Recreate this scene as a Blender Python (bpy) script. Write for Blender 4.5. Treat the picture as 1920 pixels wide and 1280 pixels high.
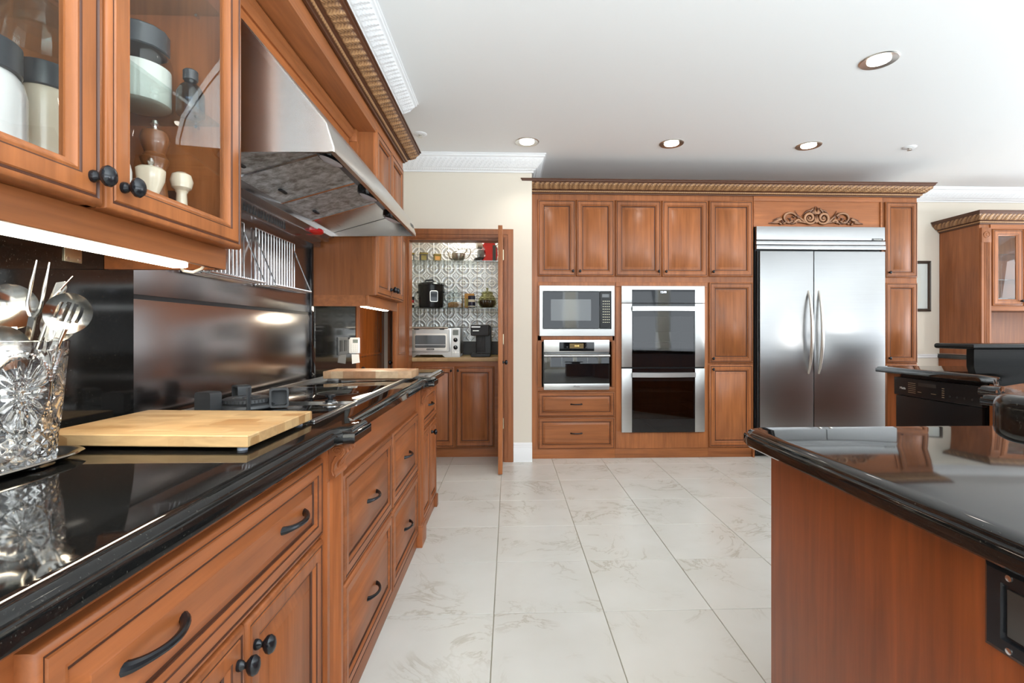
import bpy, bmesh, math, random
from mathutils import Matrix, Vector
random.seed(7)
SC = bpy.context.scene
COL = SC.collection
for o in list(bpy.data.objects):
    bpy.data.objects.remove(o)

# ------------------------------------------------------------------ camera
cam_data = bpy.data.cameras.new('camera')
cam = bpy.data.objects.new('camera', cam_data)
COL.objects.link(cam)
cam.location = (0.0, 0.0, 1.15)
cam.rotation_euler = (math.pi / 2, 0.0, -math.asin(0.0355))
cam_data.sensor_width = 36.0
cam_data.lens = 17.29
cam_data.shift_x = -0.0141
cam_data.shift_y = -0.0083
cam_data.clip_start = 0.02
SC.camera = cam

# ------------------------------------------------------------------ world, lights, exposure
world = bpy.data.worlds.new('daylight')
SC.world = world
world.use_nodes = True
bg = world.node_tree.nodes['Background']
bg.inputs['Color'].default_value = (0.80, 0.90, 1.0, 1)
bg.inputs['Strength'].default_value = 1.2
SC.view_settings.view_transform = 'Standard'
SC.view_settings.look = 'None'
SC.view_settings.gamma = 1.0
SC.view_settings.use_curve_mapping = False
SC.view_settings.exposure = 0.0
SC.cycles.max_bounces = 10
SC.cycles.transparent_max_bounces = 16
SC.cycles.transmission_bounces = 8
SC.cycles.diffuse_bounces = 5
SC.cycles.glossy_bounces = 6
SC.cycles.caustics_refractive = True
SC.cycles.sample_clamp_indirect = 4.0
SC.cycles.blur_glossy = 0.5
SC.cycles.use_denoising = True

CEIL = 2.72
ROOM_X0, ROOM_X1, ROOM_Y0, ROOM_Y1 = -1.053, 7.4, -4.6, 5.22


def light(name, kind, loc, energy, color, rot=(0, 0, 0), **kw):
    d = bpy.data.lights.new(name, kind)
    d.energy = energy
    d.color = color
    for k, v in kw.items():
        setattr(d, k, v)
    o = bpy.data.objects.new(name, d)
    o.location = loc
    o.rotation_euler = rot
    COL.objects.link(o)
    return o


DAY = (0.88, 0.95, 1.0)
WARM = (1.0, 0.86, 0.68)
SOFT_WHITE = (1.0, 0.94, 0.86)
# daylight through the three windows behind the camera (they face +Y) and the two on the right wall; a third there is added fill
REAR_WINDOWS = [(-0.75, 1.55), (1.85, 4.15), (4.45, 6.75)]
SIDE_WINDOWS = [(-3.9, -1.5), (-1.1, 1.3), (1.8, 4.7)]  # last opening is unseen, added to brighten the far ceiling and left fronts
WZ0, WZ1 = 0.30, 2.50
for a, b in REAR_WINDOWS:
    light('daylight_window', 'AREA', ((a + b) / 2, ROOM_Y0 - 0.16, (WZ0 + WZ1) / 2), 26, DAY,
          (math.pi / 2 + 0.50, 0, 0), shape='RECTANGLE', size=b - a, size_y=WZ1 - WZ0)
for a, b in SIDE_WINDOWS:
    light('daylight_window', 'AREA', (ROOM_X1 + 0.16, (a + b) / 2, (WZ0 + WZ1) / 2), 120 if a > 1.5 else 26, DAY,
          (math.pi / 2 + 0.50, 0, math.pi / 2), shape='RECTANGLE', size=b - a, size_y=WZ1 - WZ0)

# unseen fill lamps, added to brighten the ceiling behind the camera and dining side
light('bounce_fill', 'AREA', (1.2, -2.2, 1.22), 540, (0.82, 0.925, 1.0), (math.pi, 0, 0), shape='RECTANGLE', size=4.4, size_y=4.2)
light('bounce_fill', 'AREA', (5.35, -0.6, 1.22), 160, (0.82, 0.925, 1.0), (math.pi, 0, 0), shape='RECTANGLE', size=3.6, size_y=6.4)

# added fill spot by the side window, unseen, to brighten the far ceiling
SPOT_FROM = Vector((7.32, -2.7, 0.55))
light('ceiling_fill_spot', 'SPOT', SPOT_FROM, 380, (1.0, 0.98, 0.95),
      (Vector((1.4, 4.2, 2.6)) - SPOT_FROM).to_track_quat('-Z', 'Y').to_euler(), spot_size=math.radians(95), spot_blend=1.0, shadow_soft_size=0.20)

# ------------------------------------------------------------------ materials
MATS = {}


def new_mat(name):
    m = bpy.data.materials.new(name)
    m.use_nodes = True
    MATS[name] = m
    nt = m.node_tree
    return m, nt, nt.nodes['Principled BSDF']


def srgb(r, g, b):
    f = lambda c: (c / 255 / 12.92) if c / 255 <= 0.04045 else ((c / 255 + 0.055) / 1.055) ** 2.4
    return (f(r), f(g), f(b), 1)


def plain(name, col, rough=0.5, metal=0.0, spec=0.5, coat=0.0, ior=1.5, emit=None, estr=0.0):
    m, nt, p = new_mat(name)
    p.inputs['Base Color'].default_value = col if len(col) == 4 else (*col, 1)
    p.inputs['Roughness'].default_value = rough
    p.inputs['Metallic'].default_value = metal
    p.inputs['IOR'].default_value = ior
    p.inputs['Specular IOR Level'].default_value = spec
    p.inputs['Coat Weight'].default_value = coat
    if emit:
        p.inputs['Emission Color'].default_value = (*emit, 1)
        p.inputs['Emission Strength'].default_value = estr
    return m


def N(nt, kind, **kw):
    n = nt.nodes.new(kind)
    for k, v in kw.items():
        if k.startswith('_'):
            setattr(n, k[1:], v)
        else:
            n.inputs[k.replace('__', ' ')].default_value = v
    return n


def coords(nt, scale, rnd=True):
    tc = N(nt, 'ShaderNodeTexCoord')
    mp = N(nt, 'ShaderNodeMapping')
    mp.inputs['Scale'].default_value = scale
    nt.links.new(tc.outputs['Object'], mp.inputs['Vector'])
    if rnd:
        oi = N(nt, 'ShaderNodeObjectInfo')
        mu = N(nt, 'ShaderNodeVectorMath', _operation='SCALE')
        mu.inputs[0].default_value = (13.7, 7.3, 19.1)
        nt.links.new(oi.outputs['Random'], mu.inputs['Scale'])
        nt.links.new(mu.outputs['Vector'], mp.inputs['Location'])
    return mp


def ramp(nt, fac, stops):
    r = N(nt, 'ShaderNodeValToRGB')
    el = r.color_ramp.elements
    while len(el) < len(stops):
        el.new(0.5)
    for e, (p, c) in zip(el, stops):
        e.position = p
        e.color = c if len(c) == 4 else (*c, 1)
    nt.links.new(fac, r.inputs['Fac'])
    return r


def mix(nt, a, b, fac, mode='MIX'):
    m = N(nt, 'ShaderNodeMix', _data_type='RGBA', _blend_type=mode)
    if isinstance(fac, float):
        m.inputs['Factor'].default_value = fac
    else:
        nt.links.new(fac, m.inputs['Factor'])
    for s, v in ((6, a), (7, b)):
        if isinstance(v, tuple):
            m.inputs[s].default_value = v
        else:
            nt.links.new(v, m.inputs[s])
    return m.outputs[2]


def wood(name, col, axis, dark=0.72, light_=1.18, rough=0.38, spread=0.14):
    """stained maple / cherry: long streaks along one axis, soft mottling, per-piece tone"""
    m, nt, p = new_mat(name)
    s = {'x': (1.2, 26, 26), 'y': (26, 1.2, 26), 'z': (26, 26, 1.2)}[axis]
    mp = coords(nt, s)
    n1 = N(nt, 'ShaderNodeTexNoise', Scale=1.6, Detail=6.0, Roughness=0.62, Distortion=0.6)
    nt.links.new(mp.outputs['Vector'], n1.inputs['Vector'])
    s2 = {'x': (0.8, 4, 4), 'y': (4, 0.8, 4), 'z': (4, 4, 0.8)}[axis]
    mp2 = coords(nt, s2)
    n2 = N(nt, 'ShaderNodeTexNoise', Scale=1.5, Detail=3.0, Roughness=0.5, Distortion=1.6)
    nt.links.new(mp2.outputs['Vector'], n2.inputs['Vector'])
    c = Vector(col[:3])
    d = (*(c * dark), 1)
    l = (*(c * light_), 1)
    r1 = ramp(nt, n1.outputs['Fac'], [(0.28, d), (0.72, l)])
    r2 = ramp(nt, n2.outputs['Fac'], [(0.3, (dark, dark * 0.96, dark * 0.92, 1)), (0.7, (1.1, 1.1, 1.1, 1))])
    cc = mix(nt, r1.outputs['Color'], r2.outputs['Color'], 0.75, 'MULTIPLY')
    oi = N(nt, 'ShaderNodeObjectInfo')
    mr = N(nt, 'ShaderNodeMapRange')
    mr.inputs['To Min'].default_value = 1 - spread
    mr.inputs['To Max'].default_value = 1 + spread * 0.7
    nt.links.new(oi.outputs['Random'], mr.inputs['Value'])
    vm = N(nt, 'ShaderNodeVectorMath', _operation='SCALE')
    nt.links.new(cc, vm.inputs[0])
    nt.links.new(mr.outputs['Result'], vm.inputs['Scale'])
    nt.links.new(vm.outputs['Vector'], p.inputs['Base Color'])
    p.inputs['Roughness'].default_value = rough
    p.inputs['Coat Weight'].default_value = 0.04
    p.inputs['Specular IOR Level'].default_value = 0.36
    p.inputs['Coat Roughness'].default_value = 0.18
    b = N(nt, 'ShaderNodeBump', Strength=0.06, Distance=0.002)
    nt.links.new(n1.outputs['Fac'], b.inputs['Height'])
    nt.links.new(b.outputs['Normal'], p.inputs['Normal'])
    return m


CW = srgb(160, 97, 55)
CB = srgb(157, 91, 50)
for ax in 'xyz':
    wood('cherry_' + ax, CW, ax)
    wood('base_cherry_' + ax, CB, ax)
wood('panel_cherry', srgb(134, 68, 32), 'z', dark=0.66, light_=1.12, spread=0.03)
wood('amber_door', srgb(158, 84, 34), 'z', rough=0.25)
glaze = plain('walnut_glaze', srgb(74, 38, 20), 0.45)


def steel(name, col=(0.66, 0.66, 0.65), rough=0.24, grain='x', aniso=0.0):
    m, nt, p = new_mat(name)
    p.inputs['Metallic'].default_value = 1.0
    s = {'x': (3, 240, 240), 'y': (240, 3, 240), 'z': (240, 240, 3)}[grain]
    mp = coords(nt, s)
    n = N(nt, 'ShaderNodeTexNoise', Scale=1.0, Detail=2.0)
    nt.links.new(mp.outputs['Vector'], n.inputs['Vector'])
    c = Vector(col)
    r = ramp(nt, n.outputs['Fac'], [(0.3, tuple(c * 0.975)), (0.7, tuple(c * 1.02))])
    nt.links.new(r.outputs['Color'], p.inputs['Base Color'])
    mr = N(nt, 'ShaderNodeMapRange')
    mr.inputs['To Min'].default_value = rough * 0.95
    mr.inputs['To Max'].default_value = rough * 1.06
    nt.links.new(n.outputs['Fac'], mr.inputs['Value'])
    nt.links.new(mr.outputs['Result'], p.inputs['Roughness'])
    if aniso:
        p.inputs['Anisotropic'].default_value = aniso
        t = N(nt, 'ShaderNodeTangent', _direction_type='RADIAL', _axis='Z')
        nt.links.new(t.outputs['Tangent'], p.inputs['Tangent'])
    b = N(nt, 'ShaderNodeBump', Strength=0.008, Distance=0.0005)
    nt.links.new(n.outputs['Fac'], b.inputs['Height'])
    nt.links.new(b.outputs['Normal'], p.inputs['Normal'])
    return m


steel('steel', (0.50, 0.50, 0.495), 0.32, grain='x')
steel('hood_cheek', (0.60, 0.58, 0.56), 0.26, 'x')
steel('steel_panel', (0.42, 0.39, 0.385), 0.19, 'y')
steel('fridge_steel', (0.37, 0.372, 0.378), 0.30, 'x', 0.0)
steel('hood_steel', (0.62, 0.60, 0.57), 0.28, 'y')
plain('chrome', (0.68, 0.68, 0.69), 0.16, 1.0)
plain('silver', (0.60, 0.57, 0.52), 0.15, 1.0)
plain('nickel', (0.72, 0.70, 0.66), 0.28, 1.0)
plain('pewter', (0.36, 0.35, 0.32), 0.28, 1.0)


def filter_metal():
    m, nt, p = new_mat('worn_filter')
    mp = coords(nt, (9, 9, 9))
    n = N(nt, 'ShaderNodeTexNoise', Scale=3.2, Detail=9.0, Roughness=0.68, Distortion=0.3)
    nt.links.new(mp.outputs['Vector'], n.inputs['Vector'])
    r = ramp(nt, n.outputs['Fac'], [(0.36, (0.20, 0.185, 0.17)), (0.5, (0.42, 0.43, 0.44)), (0.64, (0.66, 0.68, 0.70))])
    nt.links.new(r.outputs['Color'], p.inputs['Base Color'])
    p.inputs['Metallic'].default_value = 0.30
    p.inputs['Roughness'].default_value = 0.45


filter_metal()


def granite(name, rough=0.045, ior=1.75, base=0.006):
    m, nt, p = new_mat(name)
    mp = coords(nt, (1, 1, 1), False)
    v = N(nt, 'ShaderNodeTexNoise', Scale=260.0, Detail=2.0, Roughness=0.7)
    nt.links.new(mp.outputs['Vector'], v.inputs['Vector'])
    r = ramp(nt, v.outputs['Fac'], [(0.55, (base, base, base)), (0.66, (base * 2.6, base * 2.4, base * 2.1)),
                                    (0.74, (base * 7, base * 6.6, base * 5.6))])
    nt.links.new(r.outputs['Color'], p.inputs['Base Color'])
    p.inputs['Roughness'].default_value = rough
    p.inputs['IOR'].default_value = ior
    return m


granite('black_granite', ior=1.56)
granite('backsplash_granite', 0.07, 1.6)
granite('bar_granite', 0.16, 1.40, 0.005)
granite('riser_granite', 0.30, 1.25, 0.005)
plain('black_iron', (0.012, 0.013, 0.016), 0.22, 0.3)
plain('black_plastic', (0.008, 0.008, 0.009), 0.28, spec=0.3)
plain('matte_black', (0.018, 0.018, 0.020), 0.55)
plain('black_glass', (0.006, 0.006, 0.007), 0.03, ior=1.6)
plain('cast_iron', (0.045, 0.047, 0.05), 0.5, 0.3)
plain('grey_screen', (0.11, 0.12, 0.125), 0.06, ior=1.7)
plain('dark_interior', (0.03, 0.026, 0.024), 0.4)
plain('oven_interior', (0.10, 0.085, 0.075), 0.35)
plain('white_plastic', (0.80, 0.80, 0.79), 0.35)
plain('white_trim', (0.82, 0.83, 0.84), 0.5)
plain('paper', (0.80, 0.80, 0.77), 0.7)
plain('lcd', (0.20, 0.23, 0.21), 0.2)
plain('lettering_white', (0.75, 0.75, 0.72), 0.5)
plain('lettering_grey', (0.08, 0.08, 0.08), 0.4)
plain('amber_screen', (0.05, 0.035, 0.01), 0.2, emit=(0.42, 0.27, 0.06), estr=0.25)
plain('amber_digits', (0.8, 0.5, 0.1), 0.4, emit=(1.0, 0.68, 0.22), estr=1.6)
plain('blue_digits', (0.8, 0.85, 1), 0.4, emit=(0.75, 0.85, 1.0), estr=3.0)
plain('red_plastic', (0.55, 0.012, 0.015), 0.22, coat=0.4)
plain('cream_ceramic', (0.70, 0.60, 0.45), 0.25, coat=0.4)
plain('white_ceramic', (0.78, 0.77, 0.74), 0.22, coat=0.5)
plain('dark_lid', (0.05, 0.055, 0.06), 0.35)
plain('flour', (0.82, 0.80, 0.74), 0.85)
plain('coffee', (0.05, 0.024, 0.012), 0.7)
plain('cookies', (0.30, 0.17, 0.07), 0.7)
plain('cardboard', (0.50, 0.25, 0.06), 0.6)
plain('navy_can', (0.012, 0.018, 0.05), 0.3, coat=0.3)
plain('red_band', (0.45, 0.03, 0.03), 0.35)
plain('olive_tin', (0.16, 0.12, 0.03), 0.35, 0.6)
plain('pale_label', (0.72, 0.69, 0.55), 0.5)
plain('brass_hinge', (0.68, 0.62, 0.45), 0.35, 1.0)
plain('mat_board', (0.80, 0.80, 0.79), 0.7)
plain('frame_dark', (0.055, 0.04, 0.03), 0.4)
plain('art_paper', (0.80, 0.79, 0.75), 0.7)
plain('cable_white', (0.80, 0.76, 0.66), 0.5)
plain('led', (1, 1, 1), 0.5, emit=(1.0, 0.90, 0.70), estr=17.0)
plain('bulb', (1, 1, 1), 0.5, emit=(1.0, 0.93, 0.80), estr=12.0)
plain('lamp_lens', (0.55, 0.53, 0.58), 0.25)
plain('rubber', (0.30, 0.33, 0.40), 0.5)
plain('mill_wood', srgb(120, 72, 38), 0.3, coat=0.3)
plain('grout', srgb(150, 143, 124), 0.85)


def thin_glass(name, tint=(0.93, 0.97, 0.95), refl=1.0, ior=1.5):
    """a pane: see-through with the mirror reflection of its two faces"""
    m = bpy.data.materials.new(name)
    m.use_nodes = True
    MATS[name] = m
    nt = m.node_tree
    nt.nodes.clear()
    out = N(nt, 'ShaderNodeOutputMaterial')
    t = N(nt, 'ShaderNodeBsdfTransparent')
    t.inputs['Color'].default_value = (*tint, 1)
    g = N(nt, 'ShaderNodeBsdfGlossy')
    g.inputs['Roughness'].default_value = 0.02
    # Schlick reflectance, the same from either side of the pane
    f = N(nt, 'ShaderNodeLayerWeight')
    f0 = ((ior - 1) / (ior + 1)) ** 2
    pw = N(nt, 'ShaderNodeMath', _operation='POWER')
    pw.inputs[1].default_value = 5.0
    nt.links.new(f.outputs['Facing'], pw.inputs[0])
    mu = N(nt, 'ShaderNodeMath', _operation='MULTIPLY_ADD')
    mu.inputs[1].default_value = 0.85 * refl
    mu.inputs[2].default_value = f0 * refl
    mu.use_clamp = True
    nt.links.new(pw.outputs[0], mu.inputs[0])
    mx = N(nt, 'ShaderNodeMixShader')
    nt.links.new(mu.outputs[0], mx.inputs['Fac'])
    nt.links.new(t.outputs[0], mx.inputs[1])
    nt.links.new(g.outputs[0], mx.inputs[2])
    nt.links.new(mx.outputs[0], out.inputs['Surface'])
    return m


thin_glass('pane_glass', (0.96, 0.975, 0.97), 1.4)
thin_glass('shelf_glass', (0.91, 0.955, 0.94), 1.3)
thin_glass('vessel_glass', (0.90, 0.93, 0.92), 1.6)
thin_glass('reflection_blue_glass', (0.42, 0.55, 0.68), 1.8)  # blue of a window reflection put into the bottle's tint
thin_glass('green_glass', (0.72, 0.72, 0.50), 1.6)
thin_glass('oven_pane', (0.42, 0.40, 0.40), 1.3, 1.6)
m, nt, p = new_mat('crystal')
p.inputs['Transmission Weight'].default_value = 1.0
p.inputs['Roughness'].default_value = 0.0
p.inputs['IOR'].default_value = 1.54
p.inputs['Base Color'].default_value = (0.97, 0.98, 1.0, 1)


def paint(name, col, rough=0.7):
    m, nt, p = new_mat(name)
    mp = coords(nt, (1, 1, 1), False)
    n = N(nt, 'ShaderNodeTexNoise', Scale=180.0, Detail=2.0)
    nt.links.new(mp.outputs['Vector'], n.inputs['Vector'])
    p.inputs['Base Color'].default_value = col
    p.inputs['Roughness'].default_value = rough
    b = N(nt, 'ShaderNodeBump', Strength=0.03, Distance=0.001)
    nt.links.new(n.outputs['Fac'], b.inputs['Height'])
    nt.links.new(b.outputs['Normal'], p.inputs['Normal'])


paint('wall_paint', srgb(219, 211, 197))
paint('ceiling_paint', srgb(240, 241, 241))


def marble_tile():
    m, nt, p = new_mat('marble_tile')
    mp = coords(nt, (1, 1, 1))
    n1 = N(nt, 'ShaderNodeTexNoise', Scale=2.6, Detail=9.0, Roughness=0.62, Distortion=1.3)
    nt.links.new(mp.outputs['Vector'], n1.inputs['Vector'])
    # thin veins: where the distorted noise crosses the middle
    sub = N(nt, 'ShaderNodeMath', _operation='SUBTRACT')
    sub.inputs[1].default_value = 0.5
    nt.links.new(n1.outputs['Fac'], sub.inputs[0])
    ab = N(nt, 'ShaderNodeMath', _operation='ABSOLUTE')
    nt.links.new(sub.outputs[0], ab.inputs[0])
    veins = ramp(nt, ab.outputs[0], [(0.0, (1, 1, 1)), (0.022, (0, 0, 0))])
    n2 = N(nt, 'ShaderNodeTexNoise', Scale=3.0, Detail=3.0)
    nt.links.new(mp.outputs['Vector'], n2.inputs['Vector'])
    gate = ramp(nt, n2.outputs['Fac'], [(0.46, (0, 0, 0)), (0.62, (1, 1, 1))])
    vm = N(nt, 'ShaderNodeMath', _operation='MULTIPLY')
    nt.links.new(veins.outputs['Color'], vm.inputs[0])
    nt.links.new(gate.outputs['Color'], vm.inputs[1])
    vs = N(nt, 'ShaderNodeMath', _operation='MULTIPLY')
    vs.inputs[1].default_value = 0.62
    nt.links.new(vm.outputs[0], vs.inputs[0])
    base = ramp(nt, n2.outputs['Fac'], [(0.3, srgb(208, 206, 200)), (0.7, srgb(199, 196, 188))])
    c = mix(nt, base.outputs['Color'], srgb(164, 154, 138), vs.outputs[0])
    nt.links.new(c, p.inputs['Base Color'])
    p.inputs['Roughness'].default_value = 0.26
    p.inputs['IOR'].default_value = 1.45


marble_tile()


def butcher(name, cols, axis, size):
    """end-grain / edge-grain blocks: brick texture gives each strip its own tone"""
    m, nt, p = new_mat(name)
    tc = N(nt, 'ShaderNodeTexCoord')
    mp = N(nt, 'ShaderNodeMapping')
    mp.inputs['Scale'].default_value = size
    nt.links.new(tc.outputs['Object'], mp.inputs['Vector'])
    wn = N(nt, 'ShaderNodeTexVoronoi', _feature='F1', _distance='CHEBYCHEV', Randomness=0.35, Scale=1.0)
    nt.links.new(mp.outputs['Vector'], wn.inputs['Vector'])
    sep = N(nt, 'ShaderNodeSeparateColor')
    nt.links.new(wn.outputs['Color'], sep.inputs['Color'])
    r = ramp(nt, sep.outputs['Red'], [(0.0, cols[0]), (0.5, cols[1]), (1.0, cols[2])])
    n = N(nt, 'ShaderNodeTexNoise', Scale=30.0, Detail=5.0, Distortion=1.0)
    mp2 = N(nt, 'ShaderNodeMapping')
    mp2.inputs['Scale'].default_value = (1, 0.35, 1) if axis == 'y' else (0.35, 1, 1)
    nt.links.new(tc.outputs['Object'], mp2.inputs['Vector'])
    nt.links.new(mp2.outputs['Vector'], n.inputs['Vector'])
    r2 = ramp(nt, n.outputs['Fac'], [(0.3, (0.74, 0.72, 0.68)), (0.7, (1.08, 1.08, 1.06))])
    c = mix(nt, r.outputs['Color'], r2.outputs['Color'], 0.8, 'MULTIPLY')
    nt.links.new(c, p.inputs['Base Color'])
    p.inputs['Roughness'].default_value = 0.45


butcher('maple_board', [srgb(188, 150, 104), srgb(202, 168, 122), srgb(166, 122, 74)], 'x', (9, 26, 20))
butcher('end_board', [srgb(196, 158, 122), srgb(166, 116, 80), srgb(214, 186, 152)], 'y', (18, 16, 9))
butcher('pantry_top', [srgb(190, 160, 116), srgb(178, 146, 100), srgb(200, 172, 130)], 'x', (3, 12, 12))


def relief_paint(name, low, high, metal=0.0, rough=0.35):
    """antique finish: the paint on the raised parts (a vertex attribute) differs from the ground"""
    m, nt, p = new_mat(name)
    at = N(nt, 'ShaderNodeAttribute', _attribute_name='relief')
    r = ramp(nt, at.outputs['Fac'], [(0.22, low), (0.75, high)])
    nt.links.new(r.outputs['Color'], p.inputs['Base Color'])
    p.inputs['Metallic'].default_value = metal
    p.inputs['Roughness'].default_value = rough


relief_paint('gilt_carving', srgb(82, 48, 28), srgb(168, 128, 88), 0.2)
relief_paint('carved_wood', srgb(84, 48, 29), srgb(176, 128, 92), 0.0)
plain('plaster_white', (0.80, 0.81, 0.82), 0.55)


def tin_metal():
    m, nt, p = new_mat('pressed_tin')
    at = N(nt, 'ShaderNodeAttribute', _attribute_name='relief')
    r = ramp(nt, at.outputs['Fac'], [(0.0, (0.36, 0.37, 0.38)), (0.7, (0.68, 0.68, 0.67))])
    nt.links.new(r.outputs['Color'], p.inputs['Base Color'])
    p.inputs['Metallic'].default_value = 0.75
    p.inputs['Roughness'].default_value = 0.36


tin_metal()


def MT(x):
    return MATS[x] if isinstance(x, str) else x


# ------------------------------------------------------------------ mesh building
def FR(face, x, y, z):
    """local (u right, v up, n out) -> world, for a surface seen from the south, east or west"""
    u, v, n = {'S': ((1, 0, 0), (0, 0, 1), (0, -1, 0)), 'E': ((0, 1, 0), (0, 0, 1), (1, 0, 0)),
               'W': ((0, -1, 0), (0, 0, 1), (-1, 0, 0)), 'U': ((1, 0, 0), (0, 1, 0), (0, 0, 1)),
               'D': ((1, 0, 0), (0, -1, 0), (0, 0, -1))}[face]
    return Matrix(((u[0], v[0], n[0], x), (u[1], v[1], n[1], y), (u[2], v[2], n[2], z), (0, 0, 0, 1)))


I4 = Matrix.Identity(4)


class MB:
    def __init__(self, M=None):
        self.bm = bmesh.new()
        self.M = M or I4
        self.lay = None

    def v(self, p):
        return self.bm.verts.new(self.M @ Vector(p))

    def face(self, vs, mi=0):
        try:
            f = self.bm.faces.new(vs)
            f.material_index = mi
            return f
        except ValueError:
            return None

    def box(self, a, b, c, d, e, f, mi=0, bev=0.0):
        x0, x1 = min(a, b), max(a, b)
        y0, y1 = min(c, d), max(c, d)
        z0, z1 = min(e, f), max(e, f)
        if bev <= 0:
            V = [self.v((x, y, z)) for z in (z0, z1) for y in (y0, y1) for x in (x0, x1)]
            for q in ((0, 2, 3, 1), (4, 5, 7, 6), (0, 1, 5, 4), (2, 6, 7, 3), (0, 4, 6, 2), (1, 3, 7, 5)):
                self.face([V[i] for i in q], mi)
            return self
        B = min(bev, (x1 - x0) * .45, (y1 - y0) * .45, (z1 - z0) * .45)
        tmp = bmesh.new()
        V = [tmp.verts.new((x, y, z)) for z in (z0, z1) for y in (y0, y1) for x in (x0, x1)]
        for q in ((0, 2, 3, 1), (4, 5, 7, 6), (0, 1, 5, 4), (2, 6, 7, 3), (0, 4, 6, 2), (1, 3, 7, 5)):
            tmp.faces.new([V[i] for i in q])
        bmesh.ops.bevel(tmp, geom=list(tmp.edges), offset=B, segments=2, affect='EDGES', profile=0.6)
        mp = {}
        for vv in tmp.verts:
            mp[vv] = self.v(vv.co)
        for ff in tmp.faces:
            self.face([mp[x] for x in ff.verts], mi)
        tmp.free()
        return self

    def rings(self, rings, mi=None, cap0=True, cap1=True, closed=True):
        """loft through lists of points; mi = per-gap material index"""
        R = [[self.v(p) for p in r] for r in rings]
        n = len(R[0])
        for k in range(len(R) - 1):
            for i in range(n if closed else n - 1):
                j = (i + 1) % n
                self.face([R[k][i], R[k][j], R[k + 1][j], R[k + 1][i]], mi[k] if mi else 0)
        if cap0:
            self.face(list(reversed(R[0])), mi[0] if mi else 0)
        if cap1:
            self.face(R[-1], mi[-1] if mi else 0)
        return self

    def panel(self, u0, v0, w, h, prof, capmi=0):
        """concentric rectangles: prof = (inset, depth, material of the face leading to it)"""
        rs = []
        for ins, d, mi in prof:
            rs.append([(u0 + ins, v0 + ins, d), (u0 + w - ins, v0 + ins, d), (u0 + w - ins, v0 + h - ins, d), (u0 + ins, v0 + h - ins, d)])
        mis = [p[2] for p in prof[1:]]
        R = [[self.v(p) for p in r] for r in rs]
        for k in range(len(R) - 1):
            for i in range(4):
                j = (i + 1) % 4
                self.face([R[k][i], R[k][j], R[k + 1][j], R[k + 1][i]], mis[k])
        self.face(R[-1], capmi)
        self.face(list(reversed(R[0])), 0)
        return self

    def tube(self, pts, rad, n=8, cap=True, mi=0, flat=1.0):
        pts = [Vector(p) for p in pts]
        if not isinstance(rad, (list, tuple)):
            rad = [rad] * len(pts)
        rings = []
        ref = None
        for i, p in enumerate(pts):
            t = (pts[min(i + 1, len(pts) - 1)] - pts[max(i - 1, 0)]).normalized()
            if ref is None:
                ref = Vector((0, 0, 1)) if abs(t.z) < 0.9 else Vector((1, 0, 0))
            a = (ref - t * ref.dot(t)).normalized()
            b = t.cross(a)
            ref = a
            rings.append([tuple(p + (a * math.cos(k * 2 * math.pi / n) * flat + b * math.sin(k * 2 * math.pi / n)) * rad[i]) for k in range(n)])
        return self.rings(rings, [mi] * (len(pts) - 1 or 1), cap, cap)

    def lathe(self, prof, n=24, c=(0, 0, 0), sx=1.0, sy=1.0, mi=None, cap0=True, cap1=True):
        """profile of (radius, height) turned about local z"""
        rings = [[(c[0] + max(r, 1e-5) * sx * math.cos(k * 2 * math.pi / n), c[1] + max(r, 1e-5) * sy * math.sin(k * 2 * math.pi / n), c[2] + z) for k in range(n)] for r, z in prof]
        return self.rings(rings, mi if isinstance(mi, list) else ([mi or 0] * (len(prof) - 1)), cap0, cap1)

    def prism(self, poly, a, b, mi=0):
        """polygon in local x,y pulled along local z"""
        return self.rings([[(x, y, a) for x, y in poly], [(x, y, b) for x, y in poly]], [mi])

    def grid(self, fn, nu, nv, mi=0, attr=None):
        """fn(i/nu, j/nv) -> point; attr(i/nu, j/nv) -> relief value"""
        if attr and self.lay is None:
            self.lay = self.bm.verts.layers.float.new('relief')
        V = []
        for i in range(nu + 1):
            row = []
            for j in range(nv + 1):
                vv = self.v(fn(i / nu, j / nv))
                if attr:
                    vv[self.lay] = attr(i / nu, j / nv)
                row.append(vv)
            V.append(row)
        for i in range(nu):
            for j in range(nv):
                self.face([V[i][j], V[i + 1][j], V[i + 1][j + 1], V[i][j + 1]], mi)
        return V

    def mesh(self, name, mats, off=(0, 0, 0), smooth=35, weld=False):
        if weld:
            bmesh.ops.remove_doubles(self.bm, verts=list(self.bm.verts), dist=1e-5)
        bmesh.ops.recalc_face_normals(self.bm, faces=list(self.bm.faces))
        if any(off):
            bmesh.ops.translate(self.bm, verts=list(self.bm.verts), vec=-Vector(off))
        me = bpy.data.meshes.new(name)
        self.bm.to_mesh(me)
        self.bm.free()
        for x in (mats if isinstance(mats, (list, tuple)) else [mats]):
            me.materials.append(MT(x))
        if smooth:
            me.polygons.foreach_set('use_smooth', [True] * len(me.polygons))
            me.set_sharp_from_angle(angle=math.radians(smooth))
        return me


def thing(name, label, cat, loc=(0, 0, 0), rotz=0.0, group=None):
    o = bpy.data.objects.new(name, None)
    o.empty_display_size = 0.05
    o.location = loc
    o.rotation_euler = (0, 0, rotz)
    o['label'] = label
    o['category'] = cat
    if group:
        o['group'] = group
    COL.objects.link(o)
    o['wl'] = list(loc)
    return o


def wloc(o):
    return Vector(o['wl']) if 'wl' in o else Vector((0, 0, 0))


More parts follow.
